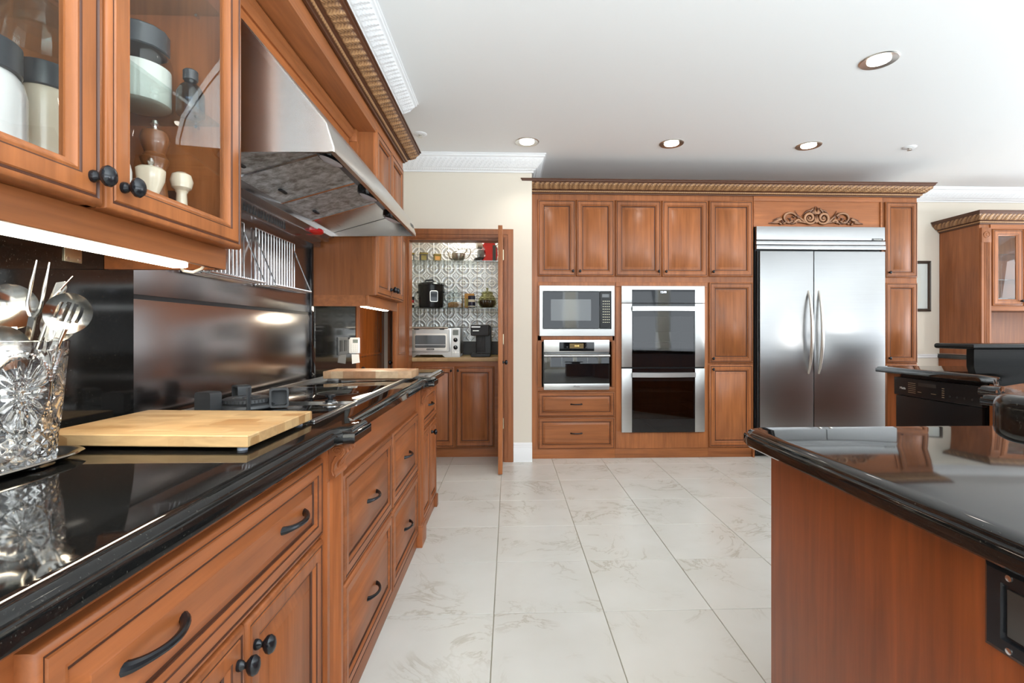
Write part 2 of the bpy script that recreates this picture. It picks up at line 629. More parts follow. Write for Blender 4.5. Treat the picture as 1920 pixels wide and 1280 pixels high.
def part(name, mb, mats, parent=None, label=None, local=False, smooth=35, weld=False, kind=None):
    """one mesh object; the builder's points are world points unless local"""
    off = (0, 0, 0) if (local or parent is None) else tuple(wloc(parent))
    me = mb.mesh(name, mats, off, smooth, weld)
    o = bpy.data.objects.new(name, me)
    COL.objects.link(o)
    if parent is not None:
        o.parent = parent
        o['wl'] = list(wloc(parent)) if not local else [0, 0, 0]
    if label:
        o['label'] = label
    if kind:
        o['kind'] = kind
    return o


def single(name, mb, mats, label, cat, loc, group=None, smooth=35, weld=False):
    """a thing that is one mesh, its origin at its base"""
    me = mb.mesh(name, mats, loc, smooth, weld)
    o = bpy.data.objects.new(name, me)
    o.location = loc
    o['label'] = label
    o['category'] = cat
    o['wl'] = list(loc)
    if group:
        o['group'] = group
    COL.objects.link(o)
    return o


def struct(name, mb, mats, smooth=0):
    me = mb.mesh(name, mats, (0, 0, 0), smooth)
    o = bpy.data.objects.new(name, me)
    COL.objects.link(o)
    o['kind'] = 'structure'
    o['wl'] = [0, 0, 0]
    return o


def child_of(o, name, me, loc=(0, 0, 0)):
    c = bpy.data.objects.new(name, me)
    c.parent = o
    c.location = loc
    COL.objects.link(c)
    return c


def lettering(text, size, M, mat, parent, name='lettering', align='CENTER', sx=1.0):
    cu = bpy.data.curves.new('lettering', 'FONT')
    cu.body = text
    cu.size = size
    cu.align_x = align
    cu.align_y = 'CENTER'
    cu.extrude = 0.0004
    cu.resolution_u = 2
    tmp = bpy.data.objects.new('tmp_text', cu)
    COL.objects.link(tmp)
    bpy.context.view_layer.update()
    dg = bpy.context.evaluated_depsgraph_get()
    me = bpy.data.meshes.new_from_object(tmp.evaluated_get(dg))
    bpy.data.objects.remove(tmp)
    me.transform(M @ Matrix.Diagonal((sx, 1, 1, 1)))
    me.transform(Matrix.Translation(-wloc(parent)))
    me.materials.clear()
    me.materials.append(MT(mat))
    o = bpy.data.objects.new(name, me)
    o.parent = parent
    COL.objects.link(o)
    return o


# ------------------------------------------------------------------ joinery pieces
def prof_raised(k=1.0, kd=1.0):
    base = [(0, 0, 0), (0, .014, 0), (.003, .019, 0), (.011, .021, 0), (.013, .0185, 1), (.0165, .0185, 1), (.0185, .021, 0),
            (.043, .021, 0), (.045, .0185, 1), (.049, .0195, 0), (.056, .013, 0), (.0575, .009, 1), (.064, .009, 1),
            (.066, .010, 0), (.087, .0165, 0), (.089, .0185, 0)]
    return [(a * k, d * kd, m) for a, d, m in base]


PROF_FRAME = [(0, 0, 0), (0, .014, 0), (.003, .019, 0), (.011, .021, 0), (.013, .0185, 1), (.0165, .0185, 1), (.0185, .021, 0),
              (.045, .021, 0), (.048, .0185, 1), (.052, .0195, 0), (.060, .012, 0), (.064, .010, 0)]


def knob(parent, M, u, v, n0=0.021, s=1.0, mat='black_iron', name='knob'):
    """oval knob on a ball foot and thin neck; turned about the outward axis"""
    mb = MB(M @ Matrix.Translation((u, v, n0)))
    mb.lathe([(.0075 * s, -0.002), (.0085 * s, .003 * s), (.0075 * s, .008 * s), (.0045 * s, .0125 * s), (.0045 * s, .015 * s), (.009 * s, .018 * s),
              (.0135 * s, .023 * s), (.0145 * s, .029 * s), (.0115 * s, .035 * s), (.006 * s, .038 * s), (0, .039 * s)], 20, sx=.95, sy=1.25)
    return part(name, mb, mat, parent)


def pull(parent, M, u, v, L=0.10, n0=0.021, mat='black_iron', name='pull', out=0.026, r=0.0048):
    """bow handle with two swelling feet"""
    mb = MB(M)
    pts = []
    rad = []
    K = 16
    for i in range(K + 1):
        t = i / K
        a = math.pi * t
        pts.append((u - L / 2 + L * t, v, n0 - 0.002 + out * math.sin(a) ** 0.6))
        rad.append(r * (1.0 + 0.75 * abs(2 * t - 1) ** 4))
    mb.tube(pts, rad, 10)
    return part(name, mb, mat, parent)


def raised_door(name, parent, M, u0, v0, w, h, mats, k=1.0, kd=1.0, n0=0.0):
    mb = MB(M @ Matrix.Translation((0, 0, n0)))
    mb.panel(u0, v0, w, h, prof_raised(k, kd))
    return part(name, mb, [mats, glaze], parent, smooth=50)


def glazed_door(name, parent, M, u0, v0, w, h, mats):
    """door frame with an opening; the pane and its bevel are children"""
    mb = MB(M)
    rs = [[(u0 + i, v0 + i, d), (u0 + w - i, v0 + i, d), (u0 + w - i, v0 + h - i, d), (u0 + i, v0 + h - i, d)] for i, d, _ in PROF_FRAME + [(.064, 0, 0)]]
    mi = [p[2] for p in PROF_FRAME[1:]] + [0]
    R = [[mb.v(p) for p in r] for r in rs]
    R.append(R[0])
    mi.append(0)
    for k in range(len(R) - 1):
        for i in range(4):
            mb.face([R[k][i], R[k][(i + 1) % 4], R[k + 1][(i + 1) % 4], R[k + 1][i]], mi[k])
    d = part(name, mb, [mats, glaze], parent, smooth=50)
    g = MB(M)
    a = .060
    b = .022
    z = .006
    g.rings([[(u0 + a, v0 + a, z), (u0 + w - a, v0 + a, z), (u0 + w - a, v0 + h - a, z), (u0 + a, v0 + h - a, z)],
             [(u0 + a + b, v0 + a + b, z + .003), (u0 + w - a - b, v0 + a + b, z + .003), (u0 + w - a - b, v0 + h - a - b, z + .003), (u0 + a + b, v0 + h - a - b, z + .003)]],
            [0], cap0=False)
    part('glass_pane', g, 'pane_glass', d, label='bevelled clear glass pane', smooth=10)
    return d


def mitre(path, side):
    """mitre vectors for an open polyline in plan; side +1 = left of travel"""
    ns = []
    for i in range(len(path) - 1):
        d = (Vector(path[i + 1]) - Vector(path[i])).normalized()
        ns.append(Vector((-d.y, d.x)) * side)
    out = [ns[0]]
    for i in range(1, len(path) - 1):
        m = (ns[i - 1] + ns[i])
        m = m / m.dot(ns[i])
        out.append(m)
    out.append(ns[-1])
    return out


def sweep(mb, path, side, z0, prof, relief=None, step=0.006, thick=True, attr=True):
    """run a moulding profile (out, up) along a plan path with mitred corners and carved relief"""
    ms = mitre(path, side)
    # resample the profile
    P = [Vector(p) for p in prof]
    L = [0]
    for i in range(1, len(P)):
        L.append(L[-1] + (P[i] - P[i - 1]).length)
    T = L[-1]
    nt = len(prof) - 1 if relief is None else max(24, int(T / 0.0028))

    def at(t):
        s = t * T
        for i in range(1, len(P)):
            if s <= L[i] + 1e-9:
                f = (s - L[i - 1]) / max(L[i] - L[i - 1], 1e-9)
                q = P[i - 1].lerp(P[i], f)
                d = (P[i] - P[i - 1]).normalized()
                return q, Vector((d.y, -d.x))
        return P[-1], Vector((1, 0))
    s0 = 0.0
    for i in range(len(path) - 1):
        A, B = Vector(path[i]), Vector(path[i + 1])
        ln = (B - A).length
        ns = 1 if relief is None else max(2, int(ln / step))

        def fn(a, b):
            if relief is None:
                q = P[round(b * nt)]
                nn = Vector((0, 0))
                r = 0
            else:
                q, nn = at(b)
                r = relief(s0 + a * ln, b)[0]
            o = q.x + nn.x * r
            z = q.y + nn.y * r
            pa = A + ms[i] * o
            pb = B + ms[i + 1] * o
            p_ = pa.lerp(pb, a)
            return (p_.x, p_.y, z0 + z)
        mb.grid(fn, ns, nt, attr=(lambda a, b: relief(s0 + a * ln, b)[1]) if (relief and attr) else None)
        s0 += ln
    # end caps
    for e, m_ in ((0, ms[0]), (-1, ms[-1])):
        A = Vector(path[e])
        vs = [mb.v((*(A + m_ * q.x), z0 + q.y)) for q in P] + [mb.v((*A, z0 + P[-1].y)), mb.v((*A, z0 + P[0].y))]
        mb.face(vs)


def acanthus(s, b, period, b0, b1, amp):
    """overlapping veined leaves, each bending along the run; b in the band b0..b1 of the profile"""
    t = (b - b0) / (b1 - b0)
    if t < 0 or t > 1:
        return 0.0
    env = min(1.0, t / 0.10) * min(1.0, (1 - t) / 0.10)
    best = 0.0
    for k, (off, lean, top) in enumerate(((0.0, 0.55, 1.0), (0.5, 0.55, 0.72))):
        x = s / period + off - lean * t * t
        d = (x - math.floor(x) - 0.5) * 2.0          # -1..1 across the leaf
        wdt = (0.95 - 0.45 * t) * (1 + 0.10 * math.cos(t * 26))
        u = abs(d) / wdt
        if u > 1:
            continue
        spine = math.exp(-(d / 0.10) ** 2) * 0.35
        vein = 0.5 + 0.5 * math.cos(2 * math.pi * (t * 6.0 - abs(d) * 2.2))
        h = (1 - u ** 3) * top * (0.45 + 0.40 * vein) + spine * top
        best = max(best, h)
    return amp * env * min(best, 1.0)


def cornice_relief(s, b):
    if 0.090 < b < 0.168:           # rope bead
        t = (b - 0.090) / 0.078
        f = (s / 0.017) % 1.0
        h = math.sin(math.pi * t) * (0.35 + 0.65 * math.sin(math.pi * ((f + t * 0.5) % 1.0)))
        return 0.004 * h, h
    if 0.21 < b < 0.49:           # leaves
        h = acanthus(s, b, 0.085, 0.21, 0.49, 1.0)
        return 0.0095 * h, h * 1.0
    return 0.0, 0.0


CORNICE = [(0, 0), (.010, 0), (.010, .008), (.016, .012), (.022, .022), (.022, .028), (.030, .031), (.034, .036),
           (.050, .048), (.070, .068), (.080, .086), (.086, .090), (.092, .096), (.092, .104), (.100, .108), (.100, .116), (0, .116)]


def plaster_relief(s, b):
    if 0.165 < b < 0.475:
        h = acanthus(s, b, 0.080, 0.165, 0.475, 1.0)
        return 0.0075 * h, h
    if 0.105 < b < 0.152:
        h = 0.5 + 0.5 * math.sin(s / 0.02 * 2 * math.pi)
        return 0.003 * h, h
    return 0.0, 0.0


PLASTER = [(0, 0), (.014, 0), (.014, .010), (.024, .018), (.030, .022), (.036, .030), (.055, .050), (.080, .078), (.098, .104), (.104, .110), (.112, .114), (.112, .128), (.120, .130), (.120, .140), (0, .140)]


def poly_offset(poly, d):
    """inset a counter-clockwise plan polygon by d"""
    n = len(poly)
    out = []
    for i in range(n):
        p0, p1, p2 = Vector(poly[i - 1]), Vector(poly[i]), Vector(poly[(i + 1) % n])
        d1 = (p1 - p0).normalized()
        d2 = (p2 - p1).normalized()
        n1 = Vector((-d1.y, d1.x))
        n2 = Vector((-d2.y, d2.x))
        m = n1 + n2
        m = m / max(m.dot(n1), 0.2)
        out.append(tuple(p1 + m * d))
    return out


def slab(mb, poly, z0, z1, style='ogee'):
    t = z1 - z0
    if style == 'ogee':
        pr = [(.004, 0), (0, .004), (0, t * .60), (.002, t * .66), (.008, t * .68), (.009, t * .74), (.011, t * .84), (.016, t * .92), (.023, t * .97), (.031, t)]
    elif style == 'soft':
        pr = [(r_ * (1 - math.sin(a)), z_) for r_, a, z_ in [(.016, math.radians(q * 18), .016 - .016 * math.cos(math.radians(q * 18))) for q in range(6)]]
        pr += [(.016 * (1 - math.cos(math.radians(q * 18))), t - .016 + .016 * math.sin(math.radians(q * 18))) for q in range(6)]
    elif style == 'bull':
        pr = []
        for i in range(9):
            a = math.pi * i / 8
            pr.append((t * .42 * (1 - math.sin(a)), t / 2 - t / 2 * math.cos(a)))
    else:
        pr = [(.002, 0), (0, .002), (0, t - .003), (.003, t)]
    mb.rings([[(x, y, z0 + h) for x, y in poly_offset(poly, d)] for d, h in pr], [0] * (len(pr) - 1))
    return mb

# ================================================================== STRUCTURE
TS = 0.4535                    # tile pitch
TX0, TY0 = -0.062, 3.8345      # a grout crossing
fl = MB()
fl.box(ROOM_X0 - 1.6, ROOM_X1, ROOM_Y0, ROOM_Y1 + 0.2, -0.06, -0.004)
floor = struct('floor', fl, 'grout')
tm = MB()
g = 0.0016
tm.rings([[(g, g, -.004), (TS - g, g, -.004), (TS - g, TS - g, -.004), (g, TS - g, -.004)],
          [(g, g, -.0012), (TS - g, g, -.0012), (TS - g, TS - g, -.0012), (g, TS - g, -.0012)],
          [(g + .0015, g + .0015, 0), (TS - g - .0015, g + .0015, 0), (TS - g - .0015, TS - g - .0015, 0), (g + .0015, TS - g - .0015, 0)]], cap0=False)
tile_mesh = tm.mesh('floor_tile', 'marble_tile', smooth=0)
rest = MB()
for i in range(-6, 17):
    for j in range(-19, 5):
        x, y = TX0 + i * TS, TY0 + j * TS
        if x < ROOM_X0 - 1.5 or x + TS > ROOM_X1 + .4 or y < ROOM_Y0 - .4:
            continue
        if -3 <= i <= 5 and -6 <= j <= 2:
            child_of(floor, 'floor_tile', tile_mesh, (x, y, 0))
        else:
            rest.rings([[(x + g, y + g, -.004), (x + TS - g, y + g, -.004), (x + TS - g, y + TS - g, -.004), (x + g, y + TS - g, -.004)],
                        [(x + g, y + g, 0), (x + TS - g, y + g, 0), (x + TS - g, y + TS - g, 0), (x + g, y + TS - g, 0)]], cap0=False)
ro = part('floor_tiling', rest, 'marble_tile', floor, smooth=0, kind='stuff')

c = MB()
c.box(ROOM_X0 - 1.6, ROOM_X1 + .2, ROOM_Y0 - .2, ROOM_Y1 + .2, CEIL, CEIL + .1)
struct('ceiling', c, 'ceiling_paint')

# left wall with the doorway beyond the counter (Y 3.46 .. 4.26)
w = MB()
X0 = ROOM_X0
w.box(X0 - .12, X0, ROOM_Y0, 3.46, 0, CEIL)
w.box(X0 - .12, X0, 3.46, 4.315, 2.06, CEIL)
w.box(X0 - .12, X0, 4.315, ROOM_Y1 + .1, 0, CEIL)
struct('wall_left', w, 'wall_paint')
# bulkhead above the left cupboards
w = MB()
w.box(X0 - .01, -.74, -.6, 3.27, 2.385, CEIL)
struct('wall_bulkhead', w, 'wall_paint')
# wall with the pantry opening, its return beside the cabinet bank, wall behind the bank
PY = 4.40
w = MB()
w.box(X0, -.90, PY, PY + .12, 0, CEIL)
w.box(-.90, -.044, PY, PY + .12, 1.992, CEIL)
w.box(-.044, .205, PY, PY + .12, 0, CEIL)
w.box(.085, .205, PY + .12, ROOM_Y1, 0, CEIL)
struct('wall_pantry', w, 'wall_paint')
w = MB()
w.box(.085, ROOM_X1, ROOM_Y1, ROOM_Y1 + .12, 0, CEIL)
w.box(X0 - .12, .085, 5.16, 5.28, 0, CEIL)
struct('wall_back', w, 'wall_paint')
# right wall and the wall behind the camera, both with window openings


def wall_with_windows(mb, along, a0, a1, at0, at1, wins):
    def bx(p, q, z0, z1):
        if along == 'x':
            mb.box(p, q, at0, at1, z0, z1)
        else:
            mb.box(at0, at1, p, q, z0, z1)
    cur = a0
    for p, q in wins:
        bx(cur, p, 0, CEIL)
        bx(p, q, 0, WZ0)
        bx(p, q, WZ1, CEIL)
        cur = q
    bx(cur, a1, 0, CEIL)


w = MB()
wall_with_windows(w, 'x', ROOM_X0 - .12, ROOM_X1 + .12, ROOM_Y0 - .14, ROOM_Y0, REAR_WINDOWS)
struct('wall_front', w, 'wall_paint')
w = MB()
wall_with_windows(w, 'y', ROOM_Y0, ROOM_Y1 + .12, ROOM_X1, ROOM_X1 + .14, SIDE_WINDOWS)
struct('wall_right', w, 'wall_paint')
k = 0
for a, b in REAR_WINDOWS:
    k += 1
    f = MB()
    f.box(a, b, ROOM_Y0 - .10, ROOM_Y0 - .04, WZ0, WZ0 + .06)
    f.box(a, b, ROOM_Y0 - .10, ROOM_Y0 - .04, WZ1 - .06, WZ1)
    for xx in (a, (a + b) / 2 - .03, b - .06):
        f.box(xx, xx + .06, ROOM_Y0 - .10, ROOM_Y0 - .04, WZ0 + .06, WZ1 - .06)
    wo = struct('window_%d' % k, f, 'white_trim')
for a, b in SIDE_WINDOWS:
    k += 1
    f = MB()
    f.box(ROOM_X1 + .04, ROOM_X1 + .10, a, b, WZ0, WZ0 + .06)
    f.box(ROOM_X1 + .04, ROOM_X1 + .10, a, b, WZ1 - .06, WZ1)
    for yy in (a, (a + b) / 2 - .03, b - .06):
        f.box(ROOM_X1 + .04, ROOM_X1 + .10, yy, yy + .06, WZ0 + .06, WZ1 - .06)
    wo = struct('window_%d' % k, f, 'white_trim')
# dim hall beyond the left doorway is closed by its door; pantry closet ceiling
w = MB()
w.box(X0, .085, PY + .12, 5.16, 2.30, 2.36)
struct('ceiling_pantry', w, 'ceiling_paint')

# plaster crown mouldings
m_ = MB()
sweep(m_, [(-1.05, PY), (.205, PY), (.205, ROOM_Y1)], -1, CEIL - .14, PLASTER, plaster_relief, .006, attr=False)
struct('trim_1', m_, 'plaster_white', 60)
m_ = MB()
sweep(m_, [(-.74, -.5), (-.74, 3.27), (X0, 3.27)], -1, CEIL - .14, PLASTER, plaster_relief, .006, attr=False)
struct('trim_2', m_, 'plaster_white', 60)
m_ = MB()
sweep(m_, [(3.75, ROOM_Y1), (ROOM_X1, ROOM_Y1)], -1, CEIL - .14, PLASTER, plaster_relief, .008, attr=False)
struct('trim_3', m_, 'plaster_white', 60)
# chair rail and baseboards
RAIL = [(0, 0), (.012, .004), (.016, .014), (.010, .022), (.018, .032), (.020, .040), (0, .046)]
m_ = MB()
sweep(m_, [(3.85, ROOM_Y1), (ROOM_X1, ROOM_Y1)], -1, .875, RAIL)
struct('trim_4', m_, 'white_trim', 40)
BASE = [(0, 0), (.018, 0), (.018, .115), (.014, .120), (.014, .135), (.008, .142), (.008, .160), (.003, .170), (0, .170)]
m_ = MB()
sweep(m_, [(.040, PY), (.207, PY)], -1, 0, BASE)
struct('baseboard_pantry', m_, 'white_trim', 40)
m_ = MB()
sweep(m_, [(3.85, ROOM_Y1), (ROOM_X1, ROOM_Y1)], -1, 0, BASE)
struct('baseboard_back', m_, 'white_trim', 40)

# pantry door casing (cherry)


def casing(mb, M, u0, u1, top, wd, th):
    """two legs and a mitred head around an opening u0..u1; stepped face"""
    for d0, d1, t in ((0, wd, th * .6), (wd * .12, wd * .34, th * .85), (wd * .40, wd * .93, th), ):
        # each step is a mitred U
        o = [(u0 - d1, 0), (u0 - d1, top + d1), (u1 + d1, top + d1), (u1 + d1, 0)]
        i = [(u0 - d0, 0), (u0 - d0, top + d0), (u1 + d0, top + d0), (u1 + d0, 0)]
        for q in range(3):
            A, B, C, D = o[q], o[q + 1], i[q + 1], i[q]
            mb2 = [A, B, C, D]
            mb.rings([[(x, y, 0) for x, y in mb2], [(x, y, t) for x, y in mb2]])


m_ = MB(FR('S', 0, PY, 0))
casing(m_, None, -.90, -.044, 1.992, .083, .022)
# jamb lining
m_.box(-.90, -.885, 0, 1.992, 0, -.13)
m_.box(-.059, -.044, 0, 1.992, 0, -.13)
m_.box(-.885, -.059, 1.976, 1.992, 0, -.13)
struct('trim_5', m_, 'cherry_z', 30)
m_ = MB(FR('E', X0, 0, 0))
casing(m_, None, 3.46, 4.315, 2.06, .080, .02)
struct('trim_6', m_, 'cherry_z', 30)

# door in the left wall (closed), two panels and a knob
M = FR('E', X0 - .03, 0, 0)
d = MB(M)
DP = [(0, 0, 0), (.006, .0, 0), (.014, -.006, 0), (.020, -.010, 0), (.045, -.004, 0)]
d.box(3.462, 4.313, .005, 2.055, -.035, 0)
door1 = struct('door_1', d, 'amber_door')
for (a, b, z0, z1) in ((3.57, 4.20, .97, 1.93), (3.57, 4.20, .20, .83)):
    p_ = MB(M)
    p_.panel(a, z0, b - a, z1 - z0, [(0, -.001, 0), (0, .004, 0), (.010, .010, 0), (.020, .004, 0), (.024, .001, 0), (.06, .006, 0)])
    part('door_panel', p_, 'amber_door', door1)
kb = MB(M @ Matrix.Translation((3.535, .885, 0)))
kb.lathe([(.026, 0), (.026, .004), (.011, .008), (.010, .030), (.022, .036), (.027, .046), (.024, .056), (.012, .062), (0, .063)], 20)
part('door_knob', kb, 'black_iron', door1, smooth=40)

# ================================================================== BACK CABINET BANK
BY = 4.50                      # face frame plane
DF = FR('S', 0, BY, 0)


def carcass(mb, x0, x1, z0, z1, y1=5.19, holes=()):
    """cabinet body with a face; holes = (x0,x1,z0,z1) left open for built-in appliances"""
    if not holes:
        mb.box(x0, x1, BY, y1, z0, z1)
        return
    t = .018
    mb.box(x0, x0 + t, BY, y1, z0, z1)
    mb.box(x1 - t, x1, BY, y1, z0, z1)
    mb.box(x0 + t, x1 - t, y1 - t, y1, z0, z1)
    cur = z0
    for hx0, hx1, hz0, hz1 in sorted(holes, key=lambda h: h[2]):
        mb.box(x0 + t, x1 - t, BY, y1 - t, cur, hz0)
        mb.box(x0 + t, hx0, BY, BY + t, hz0, hz1)
        mb.box(hx1, x1 - t, BY, BY + t, hz0, hz1)
        cur = hz1
    mb.box(x0 + t, x1 - t, BY, y1 - t, cur, z1)


ZT = 2.425
# -- oven tower with microwave and steam oven
t1 = thing('oven_cabinet', 'tall cherry cabinet holding the microwave and steam oven, drawers below', 'cabinet', (.59, BY + .3, 0))
b = MB()
carcass(b, .209, .975, 0, ZT, holes=((.30, .945, .655, 1.07), (.30, .945, 1.14, 1.565)))
part('body', b, 'cherry_z', t1)
b = MB()
b.box(.209, .975, BY - .008, BY, .0, .085, bev=.003)
part('plinth', b, 'cherry_x', t1)
b = MB()
b.box(.262, .971, BY - .012, BY, .616, .652, bev=.002)
b.box(.262, .971, BY - .012, BY, 1.575, 1.617, bev=.002)
b.box(.262, .971, BY - .012, BY, 1.080, 1.128, bev=.002)
b.box(.262, .296, BY - .012, BY, .653, 1.574, bev=.002)
b.box(.949, .971, BY - .012, BY, .653, 1.574, bev=.002)
part('trim_panel', b, 'cherry_z', t1)
for x0, x1, side in ((.262, .611, 1), (.616, .968, 0)):
    d = raised_door('door', t1, DF, x0, 1.669, x1 - x0, .70, 'cherry_z')
    knob(d, DF, x1 - .028 if side else x0 + .032, 1.715, s=.8)
for z0, z1 in ((.385, .612), (.088, .376)):
    d = raised_door('drawer', t1, DF, .265, z0, .705, z1 - z0, 'cherry_x', k=.72)
    pull(d, DF, .617, (z0 + z1) / 2, .105, n0=.013)

# -- double oven cabinet
t2 = thing('oven_cabinet', 'tall cherry cabinet built around the stainless double oven', 'cabinet', (1.41, BY + .3, 0))
b = MB()
carcass(b, .975, 1.842, 0, ZT, holes=((1.045, 1.785, .26, 1.56),))
part('body', b, 'cherry_z', t2)
b = MB()
b.box(.975, 1.842, BY - .008, BY, .0, .085, bev=.003)
part('plinth', b, 'cherry_x', t2)
b = MB()
b.box(.982, 1.835, BY - .010, BY, .088, .245, bev=.002)
b.box(.982, 1.835, BY - .010, BY, 1.575, 1.617, bev=.002)
b.box(.982, 1.040, BY - .010, BY, .246, 1.574, bev=.002)
b.box(1.790, 1.835, BY - .010, BY, .246, 1.574, bev=.002)
part('trim_panel', b, 'cherry_z', t2)
for x0, x1, side in ((.977, 1.402, 1), (1.410, 1.835, 0)):
    d = raised_door('door', t2, DF, x0, 1.669, x1 - x0, .70, 'cherry_z')
    knob(d, DF, x1 - .028 if side else x0 + .032, 1.715, s=.8)

# -- tall cupboard of three doors
t3 = thing('tall_cabinet', 'tall three-door cherry cupboard between double oven and refrigerator', 'cabinet', (2.06, BY + .3, 0))
b = MB()
carcass(b, 1.842, 2.272, 0, ZT)
part('body', b, 'cherry_z', t3)
b = MB()
b.box(1.842, 2.255, BY - .008, BY, .0, .085, bev=.003)
b.box(2.255, 2.272, BY - .03, BY, .0, .09, bev=.003)
part('plinth', b, 'cherry_x', t3)
for z0, z1, kz in ((1.672, 2.373, 1.715), (.873, 1.618, .915), (.097, .855, .815)):
    d = raised_door('door', t3, DF, 1.850, z0, .412, z1 - z0, 'cherry_z')
    knob(d, DF, 1.882, kz, s=.8)

# -- panel over the refrigerator with the carved ornament
t4 = thing('fridge_surround', 'cherry panel with carved scroll ornament above the refrigerator', 'cabinet', (2.88, BY + .3, 2.13))
b = MB()
b.box(2.272, 3.500, BY + .005, 5.19, 2.138, ZT)
part('body', b, 'cherry_x', t4)
b = MB()
b.box(2.272, 3.500, BY - .008, BY + .005, 2.378, ZT, bev=.002)
b.box(3.484, 3.500, BY - .008, BY + .005, 2.138, 2.378, bev=.002)
b.box(2.272, 2.282, BY - .008, BY + .005, 2.138, 2.378, bev=.002)
part('frame', b, 'cherry_x', t4)


def ornament():
    """symmetrical acanthus and scrolls, carved as tapering rounded strands"""
    mb = MB(FR('S', 2.866, BY + .005, 2.158))
    lay = mb.bm.verts.layers.float.new('relief')

    def strand(pts, r0, r1, d=1.0, n=7):
        r0, r1 = r0 * 1.3, r1 * 1.45
        K = len(pts)
        c0 = len(mb.bm.verts)
        for sgn in (1, -1):
            P3 = [(sgn * x, y, .004 + (r0 + (r1 - r0) * i / (K - 1)) * d * .7) for i, (x, y) in enumerate(pts)]
            mb.tube(P3, [max(.0012, (r0 + (r1 - r0) * i / (K - 1)) * (.5 + .5 * math.sin(math.pi * min(1, .12 + i / (K - 1))))) if r1 < r0 else r0 + (r1 - r0) * i / (K - 1) for i in range(K)], n)

    def curve(f, K=26):
        return [f(i / K) for i in range(K + 1)]

    def spiral(cx, cy, r0, r1, a0, a1, ry=1.0):
        return curve(lambda t: (cx + (r0 + (r1 - r0) * t) * math.cos(a0 + (a1 - a0) * t), cy + ry * (r0 + (r1 - r0) * t) * math.sin(a0 + (a1 - a0) * t)), 40)

    # main volutes beside the centre
    strand(spiral(.066, .064, .058, .010, math.radians(200), math.radians(200 + 640)), .0115, .009)
    strand(spiral(.066, .064, .044, .020, math.radians(100), math.radians(100 + 300)), .006, .004)
    strand([(.066 + .006 * math.cos(a), .064 + .006 * math.sin(a)) for a in [0, 1.5, 3, 4.5, 6]], .010, .009)
    # centre leaf crown
    for a, ln, r in ((90, .075, .013), (70, .066, .011), (50, .070, .010), (112, .05, .010), (30, .062, .009)):
        A = math.radians(a)
        strand(curve(lambda t: (.004 + ln * t * math.cos(A) + .012 * math.sin(t * 3), .100 + ln * t * math.sin(A) - (.020 * t * t if a < 60 else 0)), 12), r, .003)
    strand(curve(lambda t: (.010 * math.sin(3 * t), .02 + .075 * t), 12), .012, .006)
    strand(curve(lambda t: (.03 + .06 * t, .150 - .075 * t * t - .02 * t), 12), .010, .003)
    strand(curve(lambda t: (.055 + .075 * t, .135 - .05 * t * t), 12), .009, .003)
    # leaf stems running out
    strand(curve(lambda t: (.115 + .10 * t, .030 + .085 * t), 14), .011, .004)
    strand(curve(lambda t: (.120 + .08 * t, .050 + .085 * t * t), 14), .009, .003)
    strand(curve(lambda t: (.060 + .20 * t, .008 + .020 * math.sin(t * 3.1)), 18), .010, .005)
    strand(curve(lambda t: (.150 + .10 * t, .028 + .018 * math.sin(t * 6)), 14), .012, .006)
    # outer C scrolls
    strand(spiral(.255, .062, .066, .040, math.radians(160), math.radians(-150), .80), .0105, .007)
    strand(spiral(.262, .040, .036, .016, math.radians(-20), math.radians(-250), .7), .009, .006)
    for q in range(5):
        x = .19 + .035 * q
        strand(curve(lambda t: (x + .035 * t, .016 + .018 * t + .012 * math.sin(t * 3 + q)), 10), .0105, .004)
        strand(curve(lambda t: (x - .02 + .03 * t, .060 + .012 * math.sin(t * 3 + q) - .006 * q + .03 * t), 10), .0075, .003)
    # outer leaf tips
    strand(curve(lambda t: (.33 + .115 * t, .052 - .042 * t), 14), .012, .004)
    strand(curve(lambda t: (.34 + .075 * t, .062 - .02 * t), 12), .009, .003)
    strand(curve(lambda t: (.36 + .09 * t, .022 - .008 * t), 12), .011, .005)
    for v in mb.bm.verts:
        lz = BY + .005 - v.co.y
        v[lay] = max(0.0, min(1.0, (lz - .010) / .024))
    return mb


part('carved_ornament', ornament(), 'carved_wood', t4, label='carved acanthus scroll ornament', smooth=80)

# -- narrow tall cupboard right of the refrigerator
t5 = thing('tall_cabinet', 'narrow tall cherry cupboard right of the refrigerator', 'cabinet', (3.67, BY + .3, 0))
b = MB()
carcass(b, 3.500, 3.839, 0, ZT)
part('body', b, 'cherry_z', t5)
b = MB()
b.box(3.500, 3.839, BY - .008, BY, .0, .085, bev=.003)
part('plinth', b, 'cherry_x', t5)
for z0, z1, kz in ((1.670, 2.378, 1.715), (.870, 1.619, .915), (.097, .855, .815)):
    d = raised_door('door', t5, DF, 3.524, z0, .308, z1 - z0, 'cherry_z', k=.88)
    knob(d, DF, 3.554, kz, s=.8)

# -- carved cornice along the top of the bank
b = MB()
sweep(b, [(.205, 4.78), (.205, BY - .012), (3.842, BY - .012), (3.842, 5.18)], -1, ZT - .005, CORNICE, cornice_relief, .0055)
single('cornice', b, 'gilt_carving', 'long gilt carved cornice on top of the back cabinet bank', 'cornice', (2.0, BY, ZT), smooth=60)

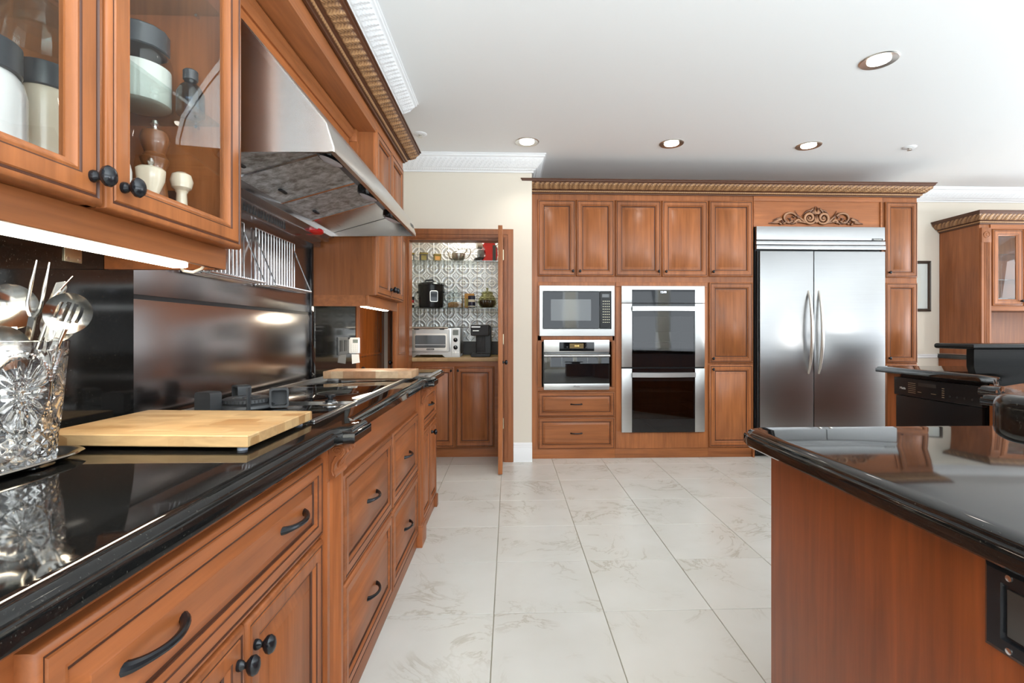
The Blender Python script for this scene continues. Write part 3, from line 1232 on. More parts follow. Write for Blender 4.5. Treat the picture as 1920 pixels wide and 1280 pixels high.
# ---------------- microwave
mw = thing('microwave', 'stainless built-in microwave with black glass front, above the steam oven', 'microwave', (.62, BY, 1.12))
Mf = FR('S', 0, BY - .012, 0)
b = MB()
b.box(.31, .935, BY - .01, 4.95, 1.145, 1.56)
part('body', b, 'dark_interior', mw)
b = MB(Mf)
b.rings([[(.276, 1.121, 0), (.967, 1.121, 0), (.967, 1.583, 0), (.276, 1.583, 0)],
         [(.276, 1.121, .016), (.967, 1.121, .016), (.967, 1.583, .016), (.276, 1.583, .016)],
         [(.279, 1.124, .022), (.964, 1.124, .022), (.964, 1.580, .022), (.279, 1.580, .022)],
         [(.306, 1.186, .024), (.936, 1.186, .024), (.936, 1.533, .024), (.306, 1.533, .024)],
         [(.310, 1.190, .016), (.932, 1.190, .016), (.932, 1.529, .016), (.310, 1.529, .016)]], cap1=False)
part('trim_frame', b, 'steel', mw, smooth=20)


def rrect(x0, x1, z0, z1, r, n=5, bulge=0.0):
    pts = []
    for cx, cz, a0 in ((x1 - r, z0 + r, -90), (x1 - r, z1 - r, 0), (x0 + r, z1 - r, 90), (x0 + r, z0 + r, 180)):
        for i in range(n + 1):
            a = math.radians(a0 + 90 * i / n)
            pts.append((cx + r * math.cos(a), cz + r * math.sin(a)))
    return pts


def plate(mb, x0, x1, z0, z1, r, n0, n1, ch=.001, mi=0):
    P_ = rrect(x0, x1, z0, z1, r)
    Q_ = rrect(x0 + ch, x1 - ch, z0 + ch, z1 - ch, max(r - ch, 1e-4))
    mb.rings([[(x, z, n0) for x, z in P_], [(x, z, n1 - ch) for x, z in P_], [(x, z, n1) for x, z in Q_]], [mi, mi])
    return mb


b = MB(Mf)
plate(b, .311, .826, 1.191, 1.528, .010, .010, .026, .002)
dr = part('door', b, 'black_glass', mw, smooth=30)
b = MB(Mf)
plate(b, .380, .748, 1.262, 1.457, .004, .0255, .0268, .0005)
part('window', b, 'grey_screen', dr, label='grey mesh window')
b = MB(Mf)
plate(b, .829, .931, 1.191, 1.528, .008, .010, .025, .002)
cp = part('control_panel', b, 'black_plastic', mw, smooth=30)
b = MB(Mf)
for r_ in range(9):
    for c_ in range(4):
        b.box(.856 + c_ * .018, .864 + c_ * .018, 1.245 + r_ * .024, 1.250 + r_ * .024, .0245, .0257)
part('keypad', b, 'brass_hinge', cp)
b = MB(Mf)
plate(b, .850, .915, 1.475, 1.505, .002, .0245, .0255, .0004)
part('display', b, 'grey_screen', cp)
b = MB(Mf)
plate(b, .575, .665, 1.548, 1.566, .002, .022, .0235, .0005)
part('badge', b, 'nickel', mw)

# ---------------- steam oven
so = thing('steam_oven', 'compact stainless steam oven under the microwave, amber clock display', 'oven', (.62, BY, .63))
Mf = FR('S', 0, BY - .012, 0)
b = MB()
b.box(.312, .922, BY - .01, 4.98, .66, 1.06)
part('body', b, 'dark_interior', so)
b = MB(Mf)
b.box(.317, .918, .975, 1.087, 0, .022, bev=.002)
fp = part('control_fascia', b, 'steel', so)
b = MB(Mf)
plate(b, .458, .778, .985, 1.066, .001, .020, .0232, .0005)
bp = part('control_panel', b, 'black_glass', so)
b = MB(Mf)
plate(b, .552, .680, 1.010, 1.054, .001, .0225, .0240, .0005)
part('display', b, 'amber_screen', bp)
lettering('10:40', .020, Mf @ Matrix.Translation((.617, 1.032, .0242)), 'amber_digits', bp)
for x, z in ((.705, 1.045), (.705, 1.018), (.53, 1.022)):
    b = MB(Mf @ Matrix.Translation((x, z, .0225)))
    b.lathe([(.008, 0), (.008, .002), (.006, .003), (0, .003)], 14)
    part('button', b, 'matte_black', bp)
b = MB(Mf)
b.box(.319, .916, .690, .972, 0, .020, bev=.002)
dr = part('door', b, 'black_glass', so)
b = MB(Mf)
b.box(.317, .918, .632, .688, 0, .022, bev=.002)
lb = part('lower_trim', b, 'steel', so)
lettering('Miele', .026, Mf @ Matrix.Translation((.617, .662, .0222)), 'lettering_grey', lb)
b = MB(Mf)
b.tube([(.317, .943, .050), (.918, .943, .050)], .011, 12)
for x in (.345, .890):
    b.tube([(x, .943, .016), (x, .943, .048)], .008, 8)
part('handle', b, 'steel', dr)

# ---------------- double oven
do = thing('double_oven', 'stainless double wall oven with two glass doors', 'oven', (1.415, BY, .24))
Mf = FR('S', 0, BY - .010, 0)
b = MB()
for z0, z1 in ((.28, .80), (.86, 1.40)):
    b.box(1.05, 1.07, BY, 5.0, z0, z1)
    b.box(1.76, 1.78, BY, 5.0, z0, z1)
    b.box(1.07, 1.76, BY, 5.0, z0, z0 + .05)
    b.box(1.07, 1.76, BY, 5.0, z1 - .05, z1)
    b.box(1.07, 1.76, 4.98, 5.0, z0 + .05, z1 - .05)
part('cavity', b, 'oven_interior', do)
b = MB(Mf)
b.box(1.030, 1.800, 1.425, 1.581, 0, .026, bev=.002)
fp = part('control_fascia', b, 'steel', do)
b = MB(Mf)
plate(b, 1.125, 1.710, 1.426, 1.547, .001, .024, .0275, .0006)
cp = part('control_panel', b, 'black_glass', do)
lettering('12:00', .026, Mf @ Matrix.Translation((1.415, 1.524, .0278)), 'blue_digits', cp)


def oven_door(z0, z1, hz, wz0, wz1):
    x0, x1, a, c_ = 1.030, 1.800, 1.125, 1.710
    wx0, wx1 = 1.137, 1.697
    b = MB(Mf)
    b.box(a, c_, z0, wz0, .004, .026)
    b.box(a, c_, wz1, z1, .004, .026)
    b.box(a, wx0, wz0, wz1, .004, .026)
    b.box(wx1, c_, wz0, wz1, .004, .026)
    d = part('door', b, 'black_glass', do, smooth=0)
    b = MB(Mf)
    b.box(x0, a, z0, z1, 0, .028, bev=.002)
    part('steel_side', b, 'steel', d)
    b = MB(Mf)
    b.box(c_, x1, z0, z1, 0, .028, bev=.002)
    part('steel_side', b, 'steel', d)
    b = MB(Mf)
    b.box(wx0, wx1, wz0, wz1, .022, .0255)
    part('window', b, 'oven_pane', d, label='tinted oven window', smooth=0)
    b = MB(Mf)
    K = 8
    for i in range(K):
        u0, u1 = a + (c_ - a) * i / K, a + (c_ - a) * (i + 1) / K
        h = lambda u: .046 + .022 * math.sin(math.pi * (u - a) / (c_ - a))
        b.rings([[(u0, hz - .021, h(u0) - .014), (u0, hz + .021, h(u0) - .014), (u0, hz + .021, h(u0)), (u0, hz - .021, h(u0))],
                 [(u1, hz - .021, h(u1) - .014), (u1, hz + .021, h(u1) - .014), (u1, hz + .021, h(u1)), (u1, hz - .021, h(u1))]])
    b.box(a, a + .02, hz - .014, hz + .014, .02, .048)
    b.box(c_ - .02, c_, hz - .014, hz + .014, .02, .048)
    part('handle', b, 'steel', d)


oven_door(.838, 1.420, 1.373, .958, 1.302)
oven_door(.240, .824, .767, .363, .709)
b = MB(Mf)
b.box(1.030, 1.800, .825, .837, 0, .012)
part('gap_strip', b, 'black_plastic', do)


def oven_rack(z, drop):
    b = MB()
    zz = BY + .03
    for i in range(9):
        y = zz + .05 * i
        b.tube([(1.085, y, z), (1.22, y, z), (1.26, y, z - drop), (1.56, y, z - drop), (1.60, y, z), (1.745, y, z)], .0024, 5)
    for x, dz in ((1.09, 0), (1.24, 0), (1.41, -drop), (1.58, 0), (1.74, 0)):
        b.tube([(x, zz, z + dz), (x, zz + .4, z + dz)], .0032, 5)
    part('rack', b, 'chrome', do)


for z, dr_ in ((.60, 0), (.50, .018), (.42, 0), (1.16, 0), (1.06, .0)):
    oven_rack(z, dr_)

# ---------------- refrigerator
FX0, FX1 = 2.284, 3.492
fr = thing('refrigerator', 'large stainless side-by-side refrigerator with two bowed handles', 'refrigerator', (2.886, BY + .3, 0))
FF = BY - .015
Mf = FR('S', 0, FF, 0)
b = MB()
b.box(2.290, 3.488, BY + .01, 5.18, .02, 2.13)
part('body', b, 'matte_black', fr)
b = MB(Mf)
b.box(2.281, 3.498, 2.010, 2.134, 0, .030, bev=.004)
gr = part('top_grille', b, 'fridge_steel', fr)
b = MB(Mf)
b.box(2.278, 3.500, 1.966, 2.002, 0, .034, bev=.005)
part('grille_slat', b, 'fridge_steel', gr)
b = MB(Mf)
b.box(2.278, 3.500, 1.922, 1.960, 0, .038, bev=.005)
part('grille_slat', b, 'fridge_steel', gr)
b = MB(Mf)
plate(b, 3.372, 3.478, 2.006, 2.028, .005, .029, .0325, .0008)
bd = part('badge', b, 'lettering_grey', gr)
lettering('KitchenAid', .016, Mf @ Matrix.Translation((3.425, 2.017, .0327)), 'nickel', bd)
for x0, x1, hx, cur in ((2.309, 2.811, 2.765, 0), (2.818, 3.492, 2.862, 0)):
    b = MB(Mf)
    b.box(x0, x1, .10, 1.905, 0, .040, bev=.005)
    d = part('door', b, 'fridge_steel', fr)
    b = MB(Mf)
    pts = []
    for i in range(17):
        t = i / 16
        pts.append((hx + cur * .045 * math.sin(math.pi * t), .775 + .765 * t, (.034 + .062 * math.sin(math.pi * t) ** .7)))
    b.tube(pts, [.010 + .006 * math.sin(math.pi * i / 16) for i in range(17)], 12, flat=1.0)
    part('handle', b, 'nickel', d, label='bowed brushed handle')
b = MB(Mf)
b.box(2.294, 2.305, .10, 1.91, -.01, .02)
part('side_gasket', b, 'matte_black', fr)
b = MB(Mf)
b.box(2.29, 3.49, .015, .095, -.06, -.02)
for i in range(24):
    b.box(2.30 + i * .05, 2.335 + i * .05, .03, .08, -.02, -.008)
part('toe_grille', b, 'black_plastic', fr)

# ================================================================== LEFT COUNTER RUN
FX = -.505                     # face frame plane of the base cabinets
LF = FR('E', FX, 0, 0)         # u = Y, v = Z, n = +X
WX = X0                        # wall
CT = .905                      # worktop height


def base_body(name_label, y0, y1, t):
    b = MB()
    b.box(WX + .02, FX, y0, y1, .0, CT - .042)
    part('body', b, 'base_cherry_y', t)
    b = MB()
    b.box(FX, FX + .012, y0, y1, 0, .062, bev=.003)
    part('plinth', b, 'base_cherry_y', t)


u1 = thing('base_cabinet', 'cherry base cabinet nearest the camera, wide drawer above two doors', 'cabinet', (-.75, .92, 0))
base_body('', .505, 1.300, u1)
b = MB(LF)
b.box(.505, 1.300, .828, .858, 0, .004)
part('top_rail', b, 'base_cherry_y', u1)
d = raised_door('drawer', u1, LF, .520, .622, .785, .200, 'base_cherry_y', k=.80)
for y in (.698, 1.132):
    pull(d, LF, y, .724, .118, n0=.014, out=.030, r=.0058)
d = raised_door('door', u1, LF, .520, .075, .404, .538, 'base_cherry_z')
knob(d, LF, .896, .556)
d = raised_door('door', u1, LF, .928, .075, .377, .538, 'base_cherry_z')
knob(d, LF, .956, .556)

# cooktop section between two fluted posts
u2 = thing('base_cabinet', 'cherry base cabinet of four drawers under the cooktop', 'cabinet', (-.75, 2.06, 0))
base_body('', 1.432, 2.655, u2)
b = MB(LF)
b.box(1.440, 2.650, .738, .858, 0, .006, bev=.002)
part('apron', b, 'base_cherry_y', u2)
for y0, y1 in ((1.470, 2.068), (2.080, 2.652)):
    for z0, z1 in ((.412, .728), (.066, .402)):
        d = raised_door('drawer', u2, LF, y0, z0, y1 - y0, z1 - z0, 'base_cherry_y', k=.86)
        pull(d, LF, (y0 + y1) / 2, (z0 + z1) / 2, .115, n0=.016, out=.030)

u3 = thing('base_cabinet', 'narrow cherry base cabinet at the far end of the left counter', 'cabinet', (-.75, 3.05, 0))
base_body('', 2.775, 3.325, u3)
d = raised_door('drawer', u3, LF, 2.79, .600, .525, .215, 'base_cherry_y', k=.8)
pull(d, LF, 3.05, .715, .115, n0=.014, out=.030)
for y0, y1, ky in ((2.79, 3.048, 3.022), (3.054, 3.315, 3.08)):
    d = raised_door('door', u3, LF, y0, .075, y1 - y0, .512, 'base_cherry_z', k=.8)
    if ky > 3.05:
        knob(d, LF, ky, .535)
b = MB()
b.box(FX, FX + .03, 3.27, 3.325, 0, .075, bev=.003)
part('foot_block', b, 'base_cherry_z', u3)


def fluted_post(y0, y1, label):
    t = thing('fluted_post', label, 'post', (FX, (y0 + y1) / 2, 0))
    w_ = y1 - y0
    b = MB(LF)
    # shaft with flutes: cross-section pulled up
    sec = [(0, 0)]
    nf = 4
    mgn = w_ * .14
    fw = (w_ - 2 * mgn) / nf
    sec.append((0, .030))
    sec.append((mgn, .030))
    for i in range(nf):
        a = mgn + i * fw
        for q in range(1, 6):
            th = math.pi * q / 6
            sec.append((a + fw * .12 + fw * .76 * (1 - math.cos(th)) / 2, .030 - .009 * math.sin(th)))
        sec.append((a + fw, .030))
    sec += [(w_, .030), (w_, 0)]
    b.rings([[(y0 + u, .115, n) for u, n in sec], [(y0 + u, .758, n) for u, n in sec]])
    b.box(y0, y1, .758, .862, 0, .028)
    part('shaft', b, 'base_cherry_z', t)
    b = MB(LF)
    b.box(y0 - .006, y1 + .006, 0, .108, 0, .042, bev=.003)
    b.box(y0 - .003, y1 + .003, .106, .116, 0, .036, bev=.003)
    part('base_block', b, 'base_cherry_z', t)
    # scrolled corbel, drawn 158 mm tall and scaled to 96 mm
    b = MB(LF @ Matrix.Translation((0, .860, .006)) @ Matrix.Diagonal((1, .61, .80, 1)) @ Matrix.Translation((0, -.860, 0)))
    cy0, cy1 = y0 + w_ * .12, y1 - w_ * .12
    side = [(.028, .700), (.040, .700), (.048, .706), (.050, .716), (.046, .724), (.044, .740), (.047, .760), (.055, .778), (.066, .792),
            (.076, .806), (.081, .820), (.080, .835), (.074, .848), (.066, .855), (.028, .858)]
    b.rings([[(cy0, v, n) for n, v in side], [(cy1, v, n) for n, v in side]])
    # rolled volute on both cheeks, and a leaf down the front
    for yy, s in ((cy0, -1), (cy1, 1)):
        pts = []
        for i in range(30):
            a = math.radians(-60 + 560 * i / 29)
            r_ = .021 * (1 - .78 * i / 29)
            pts.append((yy + s * .001, .826 + r_ * math.sin(a), .056 + r_ * math.cos(a)))
        b.tube(pts, [.0042 - .0016 * i / 29 for i in range(30)], 6)
        b.tube([(yy + s * .001, .800, .052), (yy + s * .001, .770, .040), (yy + s * .001, .735, .037), (yy + s * .001, .715, .042)], [.004, .004, .0035, .004], 6)
    for i, off in enumerate((-.3, 0, .3)):
        b.tube([((cy0 + cy1) / 2 + off * (cy1 - cy0), .848, .070), ((cy0 + cy1) / 2 + off * (cy1 - cy0), .815, .080), ((cy0 + cy1) / 2 + off * (cy1 - cy0) * .8, .780, .058), ((cy0 + cy1) / 2 + off * (cy1 - cy0) * .6, .740, .045)], [.005, .0075, .0065, .003], 6)
    part('corbel', b, 'base_cherry_z', t, label='carved scroll corbel')
    return t


fluted_post(1.305, 1.428, 'fluted cherry post with scroll corbel, nearer one, beside the wide drawer')
fluted_post(2.655, 2.772, 'fluted cherry post with scroll corbel, farther one, past the cooktop drawers')

# black granite worktop with a bump over each post
wk = MB()
EX = -.440
poly = [(WX, .05), (EX, .05), (EX, 1.265), (EX + .012, 1.285), (EX + .042, 1.285), (EX + .042, 1.438), (EX + .012, 1.438), (EX, 1.455),
        (EX, 2.615), (EX + .012, 2.635), (EX + .042, 2.635), (EX + .042, 2.785), (EX + .012, 2.785), (EX, 2.802), (EX, 3.36), (WX, 3.36)]
slab(wk, poly, CT - .042, CT)
single('worktop', wk, 'black_granite', 'polished black granite worktop along the left wall', 'worktop', (-.75, 1.7, CT - .042), smooth=40)
# backsplash: granite slabs, steel panel, corner strip
b = MB()
b.box(WX + .0012, WX + .014, .05, 1.400, CT + .0003, 1.384)
single('backsplash', b, 'backsplash_granite', 'black granite backsplash slab behind the crystal vase', 'backsplash', (WX, .7, CT))
b = MB()
b.box(WX + .0012, WX + .014, 2.665, 3.382, CT + .0003, 1.345)
single('backsplash', b, 'backsplash_granite', 'black granite backsplash slab under the far wall cabinet, by the keypad', 'backsplash', (WX, 3.0, CT))
st = thing('steel_backsplash', 'brushed steel splash panels behind the cooktop', 'backsplash', (WX, 2.0, CT))
b = MB()
b.box(WX + .0012, WX + .012, 1.402, 2.610, CT, 1.245, bev=.001)
part('lower_panel', b, 'steel_panel', st)
b = MB()
b.box(WX + .0012, WX + .012, 1.402, 2.610, 1.258, 1.612, bev=.001)
part('upper_panel', b, 'steel_panel', st)
b = MB()
b.box(WX + .0012, WX + .008, 1.402, 2.610, 1.243, 1.260)
part('joint_strip', b, 'matte_black', st)
b = MB()
b.box(WX + .0012, WX + .022, 2.612, 2.662, CT, 1.64, bev=.002)
part('corner_strip', b, 'black_glass', st)

# ---------------- wall cabinets
UX = -.720                     # face plane; doors stand 21 mm proud
UF = FR('E', UX, 0, 0)
gc = thing('glass_cabinet', 'glass-door cherry wall cabinet at the left, jars on glass shelves', 'cabinet', (-.88, .88, 1.28))
b = MB()
b.box(WX, WX + .012, .44, 1.318, 1.385, 2.30)
b.box(WX, UX, .44, .458, 1.37, 2.30)
b.box(WX, UX, 1.300, 1.318, 1.37, 2.30)
b.box(WX, UX, .458, 1.300, 1.37, 1.392)
b.box(WX, UX, .458, 1.300, 2.245, 2.30)
part('body', b, 'cherry_z', gc)
b = MB(UF)
b.box(.44, 1.318, 2.245, 2.29, 0, .012)
b.box(.872, .888, 1.37, 2.25, -.02, .0)
part('face_frame', b, 'cherry_z', gc)
b = MB()
b.box(UX - .040, UX - .022, .44, 1.318, 1.315, 1.37, bev=.002)
b.box(WX + .015, UX - .040, 1.300, 1.318, 1.314, 1.37)
part('light_rail', b, 'cherry_y', gc)
for y0, y1, ky in ((.446, .877, .850), (.883, 1.316, .916)):
    d = glazed_door('door', gc, UF, y0, 1.368, y1 - y0, .876, 'cherry_z')
    knob(d, UF, ky, 1.413, s=1.0)
for z in (1.69, 1.975):
    b = MB()
    b.box(WX + .014, UX - .028, .460, 1.298, z - .008, z)
    s_ = part('shelf', b, 'shelf_glass', gc, label='clear glass shelf', smooth=0)
    b = MB()
    for y in (.466, 1.292):
        for x in (-.80, -.98):
            b.tube([(x, y - .006, z - .013), (x, y + .006, z - .013)], .004, 8)
    part('shelf_pin', b, 'chrome', s_)

uc = thing('wall_cabinet', 'two-door cherry wall cabinet beyond the range hood', 'cabinet', (-.88, 2.98, 1.28))
b = MB()
b.box(WX, UX, 2.635, 3.298, 1.350, 2.30)
part('body', b, 'cherry_z', uc)
b = MB(UF)
b.box(2.635, 3.298, 2.235, 2.295, 0, .014)
part('top_rail', b, 'cherry_y', uc)
for y0, y1, ky in ((2.640, 2.966, 2.935), (2.972, 3.296, 3.003)):
    d = raised_door('door', uc, UF, y0, 1.352, y1 - y0, .880, 'cherry_z', k=.9)
    knob(d, UF, ky, 1.405)
b = MB()
b.box(UX - .040, UX - .022, 2.635, 3.298, 1.292, 1.35, bev=.002)
b.box(WX, UX - .040, 2.635, 2.653, 1.292, 1.35)
part('light_rail', b, 'cherry_y', uc)

hs = thing('hood_surround', 'recessed cherry panel and frieze above the range hood', 'cabinet', (-.88, 1.97, 1.62))
b = MB()
b.box(WX, -.835, 1.318, 2.635, 2.112, 2.30)
part('back_panel', b, 'cherry_y', hs)
b = MB()
b.box(-.835, UX, 1.318, 2.635, 2.215, 2.30)
b.box(UX, UX + .014, 1.318, 2.635, 2.215, 2.30)
part('frieze', b, 'cherry_y', hs)
b = MB()
sweep(b, [(-.835, 1.318), (-.835, 2.60)], -1, 2.165, [(0, 0), (.008, 0), (.020, .018), (.020, .024), (.030, .034), (.030, .042), (0, .050)])
b.box(-.835, -.795, 2.598, 2.635, 2.150, 2.215, bev=.002)
part('ledge_moulding', b, 'cherry_y', hs)
b = MB()
b.box(-.835, -.790, 2.600, 2.635, 1.67, 2.150, bev=.003)
b.box(WX, -.835, 2.600, 2.634, 1.67, 2.112)
part('corner_post', b, 'cherry_z', hs)

b = MB()
sweep(b, [(UX + .018, .40), (UX + .018, 3.300), (WX, 3.300)], -1, 2.282, [(x, z * .92) for x, z in CORNICE], cornice_relief, .0045)
single('cornice', b, 'gilt_carving', 'gilt carved cornice above the left wall cabinets and hood', 'cornice', (UX, 1.8, 2.282), smooth=60)

# ---------------- range hood
HY0, HY1 = 1.39, 2.587
hd = thing('range_hood', 'large stainless range hood with sloping front', 'range hood', (-.8, 1.99, 1.6))
side = [(-.835, 1.655), (-.486, 1.655), (-.486, 1.668), (-.508, 1.737), (-.515, 1.745), (-.735, 2.016), (-.760, 2.048), (-.835, 2.110)]
b = MB()
# canopy: outer skin, open underneath
t_ = .012
outer = [(-.486, 1.655), (-.486, 1.668), (-.508, 1.737), (-.735, 2.016), (-.765, 2.048), (-.834, 2.105)]
inner = [(-.500, 1.655), (-.500, 1.668), (-.520, 1.735), (-.745, 2.008), (-.772, 2.036), (-.834, 2.090)]
b.rings([[(x, HY0, z) for x, z in outer + inner[::-1]], [(x, HY1, z) for x, z in outer + inner[::-1]]])
part('canopy', b, 'hood_steel', hd, smooth=25)
for y, s in ((HY0, 1), (HY1, -1)):
    b = MB()
    pl = [(-1.03, 1.648), (-.488, 1.655), (-.490, 1.668), (-.510, 1.735), (-.737, 2.012), (-.834, 2.09), (-1.03, 2.09)]
    b.rings([[(x, y, z) for x, z in pl], [(x, y + s * .010, z) for x, z in pl]])
    part('side_panel', b, 'hood_cheek', hd)
    if s == 1:   # raised border that frames the cheek
        b = MB()
        o_ = [(-.488, 1.655), (-.490, 1.668), (-.510, 1.735), (-.737, 2.012), (-.80, 2.07)]
        i_ = [(-.503, 1.655), (-.505, 1.672), (-.526, 1.731), (-.752, 2.000), (-.81, 2.055)]
        b.rings([[(x, y - .004, z) for x, z in o_ + i_[::-1]], [(x, y, z) for x, z in o_ + i_[::-1]]])
        part('cheek_border', b, 'hood_cheek', hd)
# rear lip, filter ledge, slanting baffle filters
b = MB()
b.box(-.935, -.905, HY0 + .01, HY1 - .01, 1.640, 1.672)
b.box(-1.04, -.935, HY0, HY1, 1.622, 1.660)
part('rear_lip', b, 'steel_panel', hd)
b = MB()
b.rings([[(-.615, HY0 + .01, 1.748), (-.505, HY0 + .01, 1.712), (-.505, HY0 + .01, 1.722), (-.615, HY0 + .01, 1.758)],
         [(-.615, HY1 - .01, 1.748), (-.505, HY1 - .01, 1.712), (-.505, HY1 - .01, 1.722), (-.615, HY1 - .01, 1.758)]])
part('lamp_strip', b, 'black_plastic', hd)
fil = [HY0 + .02, 1.665, 1.995, 2.30, HY1 - .012]
for i in range(4):
    y0, y1 = fil[i], fil[i + 1]
    b = MB()
    b.rings([[(-.905, y0 + .004, 1.668), (-.618, y0 + .004, 1.752), (-.622, y0 + .004, 1.764), (-.909, y0 + .004, 1.680)],
             [(-.905, y1 - .004, 1.668), (-.618, y1 - .004, 1.752), (-.622, y1 - .004, 1.764), (-.909, y1 - .004, 1.680)]])
    f_ = part('grease_filter', b, 'worn_filter' if i < 3 else 'hood_steel', hd, smooth=0)
    if i < 3:
        b = MB()
        b.rings([[(-.905, y1 - .013, 1.664), (-.618, y1 - .013, 1.748), (-.62, y1 - .013, 1.756), (-.907, y1 - .013, 1.672)],
                 [(-.905, y1 + .003, 1.664), (-.618, y1 + .003, 1.748), (-.62, y1 + .003, 1.756), (-.907, y1 + .003, 1.672)]])
        part('filter_rail', b, 'chrome', f_)
        b = MB()
        ym = (y0 + y1) / 2 + .04
        b.tube([(-.845, ym - .022, 1.679), (-.845, ym + .022, 1.679)], .008, 8, flat=.6)
        part('filter_pull', b, 'matte_black', f_)
for i, y in enumerate((1.60, 2.02, 2.42)):
    b = MB(Matrix.Translation((-.562, y, 1.728)) @ Matrix.Rotation(math.radians(18), 4, 'Y') @ Matrix.Rotation(math.pi, 4, 'X'))
    b.lathe([(.064, -.006), (.066, .006), (.060, .024), (.050, .030), (.046, .028)], 24, cap1=False, sx=.75)
    l_ = part('lamp_bezel', b, 'black_iron', hd)
    b = MB(Matrix.Translation((-.562, y, 1.728)) @ Matrix.Rotation(math.radians(18), 4, 'Y') @ Matrix.Rotation(math.pi, 4, 'X'))
    b.lathe([(.048, .022), (.046, .030), (.030, .035), (0, .037)], 20, sx=.75)
    part('lamp_lens', b, 'lamp_lens', l_)
b = MB()
b.rings([[(-.491, 2.50, 1.690), (-.4915, 2.50, 1.690), (-.497, 2.50, 1.706), (-.4965, 2.50, 1.706)], [(-.491, 2.555, 1.690), (-.4885, 2.555, 1.690), (-.494, 2.555, 1.706), (-.4965, 2.555, 1.706)]])
part('badge', b, 'lettering_grey', hd)
# back plate under the hood with its slots, and the red sensor
b = MB()
b.box(WX + .012, -.985, 1.402, 2.612, 1.598, 1.648)
sp = part('back_plate', b, 'steel_panel', hd)
b = MB()
for i in range(16):
    y = 1.86 + i * .022
    b.box(-.9855, -.983, y, y + .011, 1.606, 1.640)
part('vent_slot', b, 'dark_lid', sp)
b = MB(Matrix.Translation((-.955, 2.40, 1.648)) @ Matrix.Rotation(math.pi, 4, 'X'))
b.lathe([(.058, 0), (.062, .004), (.062, .014), (.052, .022), (.020, .026), (0, .027)], 28)
single('heat_sensor', b, 'red_plastic', 'round red sensor under the rear of the hood', 'sensor', (-.955, 2.40, 1.622), smooth=40)

# ---------------- wire racks on the steel panel


def wire_rack(y0, y1, label):
    t = thing('wire_rack', label, 'rack', (WX + .02, (y0 + y1) / 2, 1.345), group='wire racks above the cooktop')
    zb, zt = 1.345, 1.578
    xb, xf = WX + .020, -.952
    b = MB()
    n = 15
    for i in range(n):
        y = y0 + (y1 - y0) * i / (n - 1)
        b.tube([(xb, y, zb), (xb, y, zt)], .0027, 6)
    b.tube([(xb, y0, zt), (xb, y1, zt)], .0034, 6)
    b.tube([(xb, y0, zb), (xb, y1, zb)], .0034, 6)
    part('back_grid', b, 'chrome', t, kind='stuff')
    b = MB()
    for i in range(30):
        y = y0 + (y1 - y0) * i / 29
        b.tube([(xb, y, zb), (xf, y, zb), (xf, y, zb + .006)], .0022, 5)
    b.tube([(xf, y0, zb), (xf, y1, zb)], .0032, 6)
    for x in (xb + .03, xb + .055):
        b.tube([(x, y0, zb - .003), (x, y1, zb - .003)], .0028, 6)
    part('shelf_grid', b, 'chrome', t, kind='stuff')
    for y in (y0, y1):
        b = MB()
        b.tube([(xb, y, zt - .035), (xf, y, zb)], .0030, 6)
        part('brace', b, 'chrome', t)


wire_rack(2.045, 2.405, 'chrome wire rack on the steel panel, nearer the far wall cabinet')
wire_rack(1.60, 1.955, 'chrome wire rack on the steel panel, half hidden by the glass-door cabinet')

# ---------------- under-cabinet lights
b = MB()
b.box(-.815, -.770, .46, 1.20, 1.338, 1.366)
lt = thing('under_cabinet_light', 'glowing strip light under the glass-door cabinet', 'light', (-.79, .85, 1.37))
part('housing', MB().box(-.818, -.767, .462, 1.225, 1.330, 1.3695), 'white_plastic', lt)
part('diffuser', MB().box(-.812, -.772, .465, 1.215, 1.306, 1.331, bev=.006), 'led', lt)
b = MB()
b.tube([(-.792, 1.21, 1.318), (-.80, 1.228, 1.312), (-.805, 1.245, 1.304), (-.79, 1.258, 1.302), (-.778, 1.272, 1.312), (-.776, 1.297, 1.335)], .0035, 8)
part('cable', b, 'cable_white', lt)
lt = thing('under_cabinet_light', 'glowing strip light under the far wall cabinet', 'light', (-.79, 2.95, 1.35))
part('housing', MB().box(-.818, -.767, 2.70, 3.20, 1.316, 1.3495), 'white_plastic', lt)
part('diffuser', MB().box(-.812, -.772, 2.71, 3.19, 1.290, 1.317, bev=.006), 'led', lt)
light('strip_glow', 'AREA', (-.80, .85, 1.303), 2.0, WARM, (0, 0, 0), shape='RECTANGLE', size=.04, size_y=.72)
light('strip_glow', 'AREA', (-.80, 2.95, 1.287), 2.5, WARM, (0, 0, 0), shape='RECTANGLE', size=.04, size_y=.46)
b = MB(FR('E', WX + .014, 0, 0))
b.box(1.185, 1.232, 1.318, 1.352, 0, .003, bev=.001)
hg = thing('hinge_plate', 'small brass plate on the granite under the strip light', 'plate', (WX + .014, 1.2, 1.32))
part('plate', b, 'brass_hinge', hg)
b = MB(FR('E', WX + .014, 0, 0))
for y in (1.193, 1.224):
    b.lathe([(.004, .003), (.004, .0045), (0, .005)], 10, c=(y, 1.326, 0))
b.box(1.16, 1.205, 1.350, 1.354, 0, .006)
part('screw', b, 'nickel', hg)

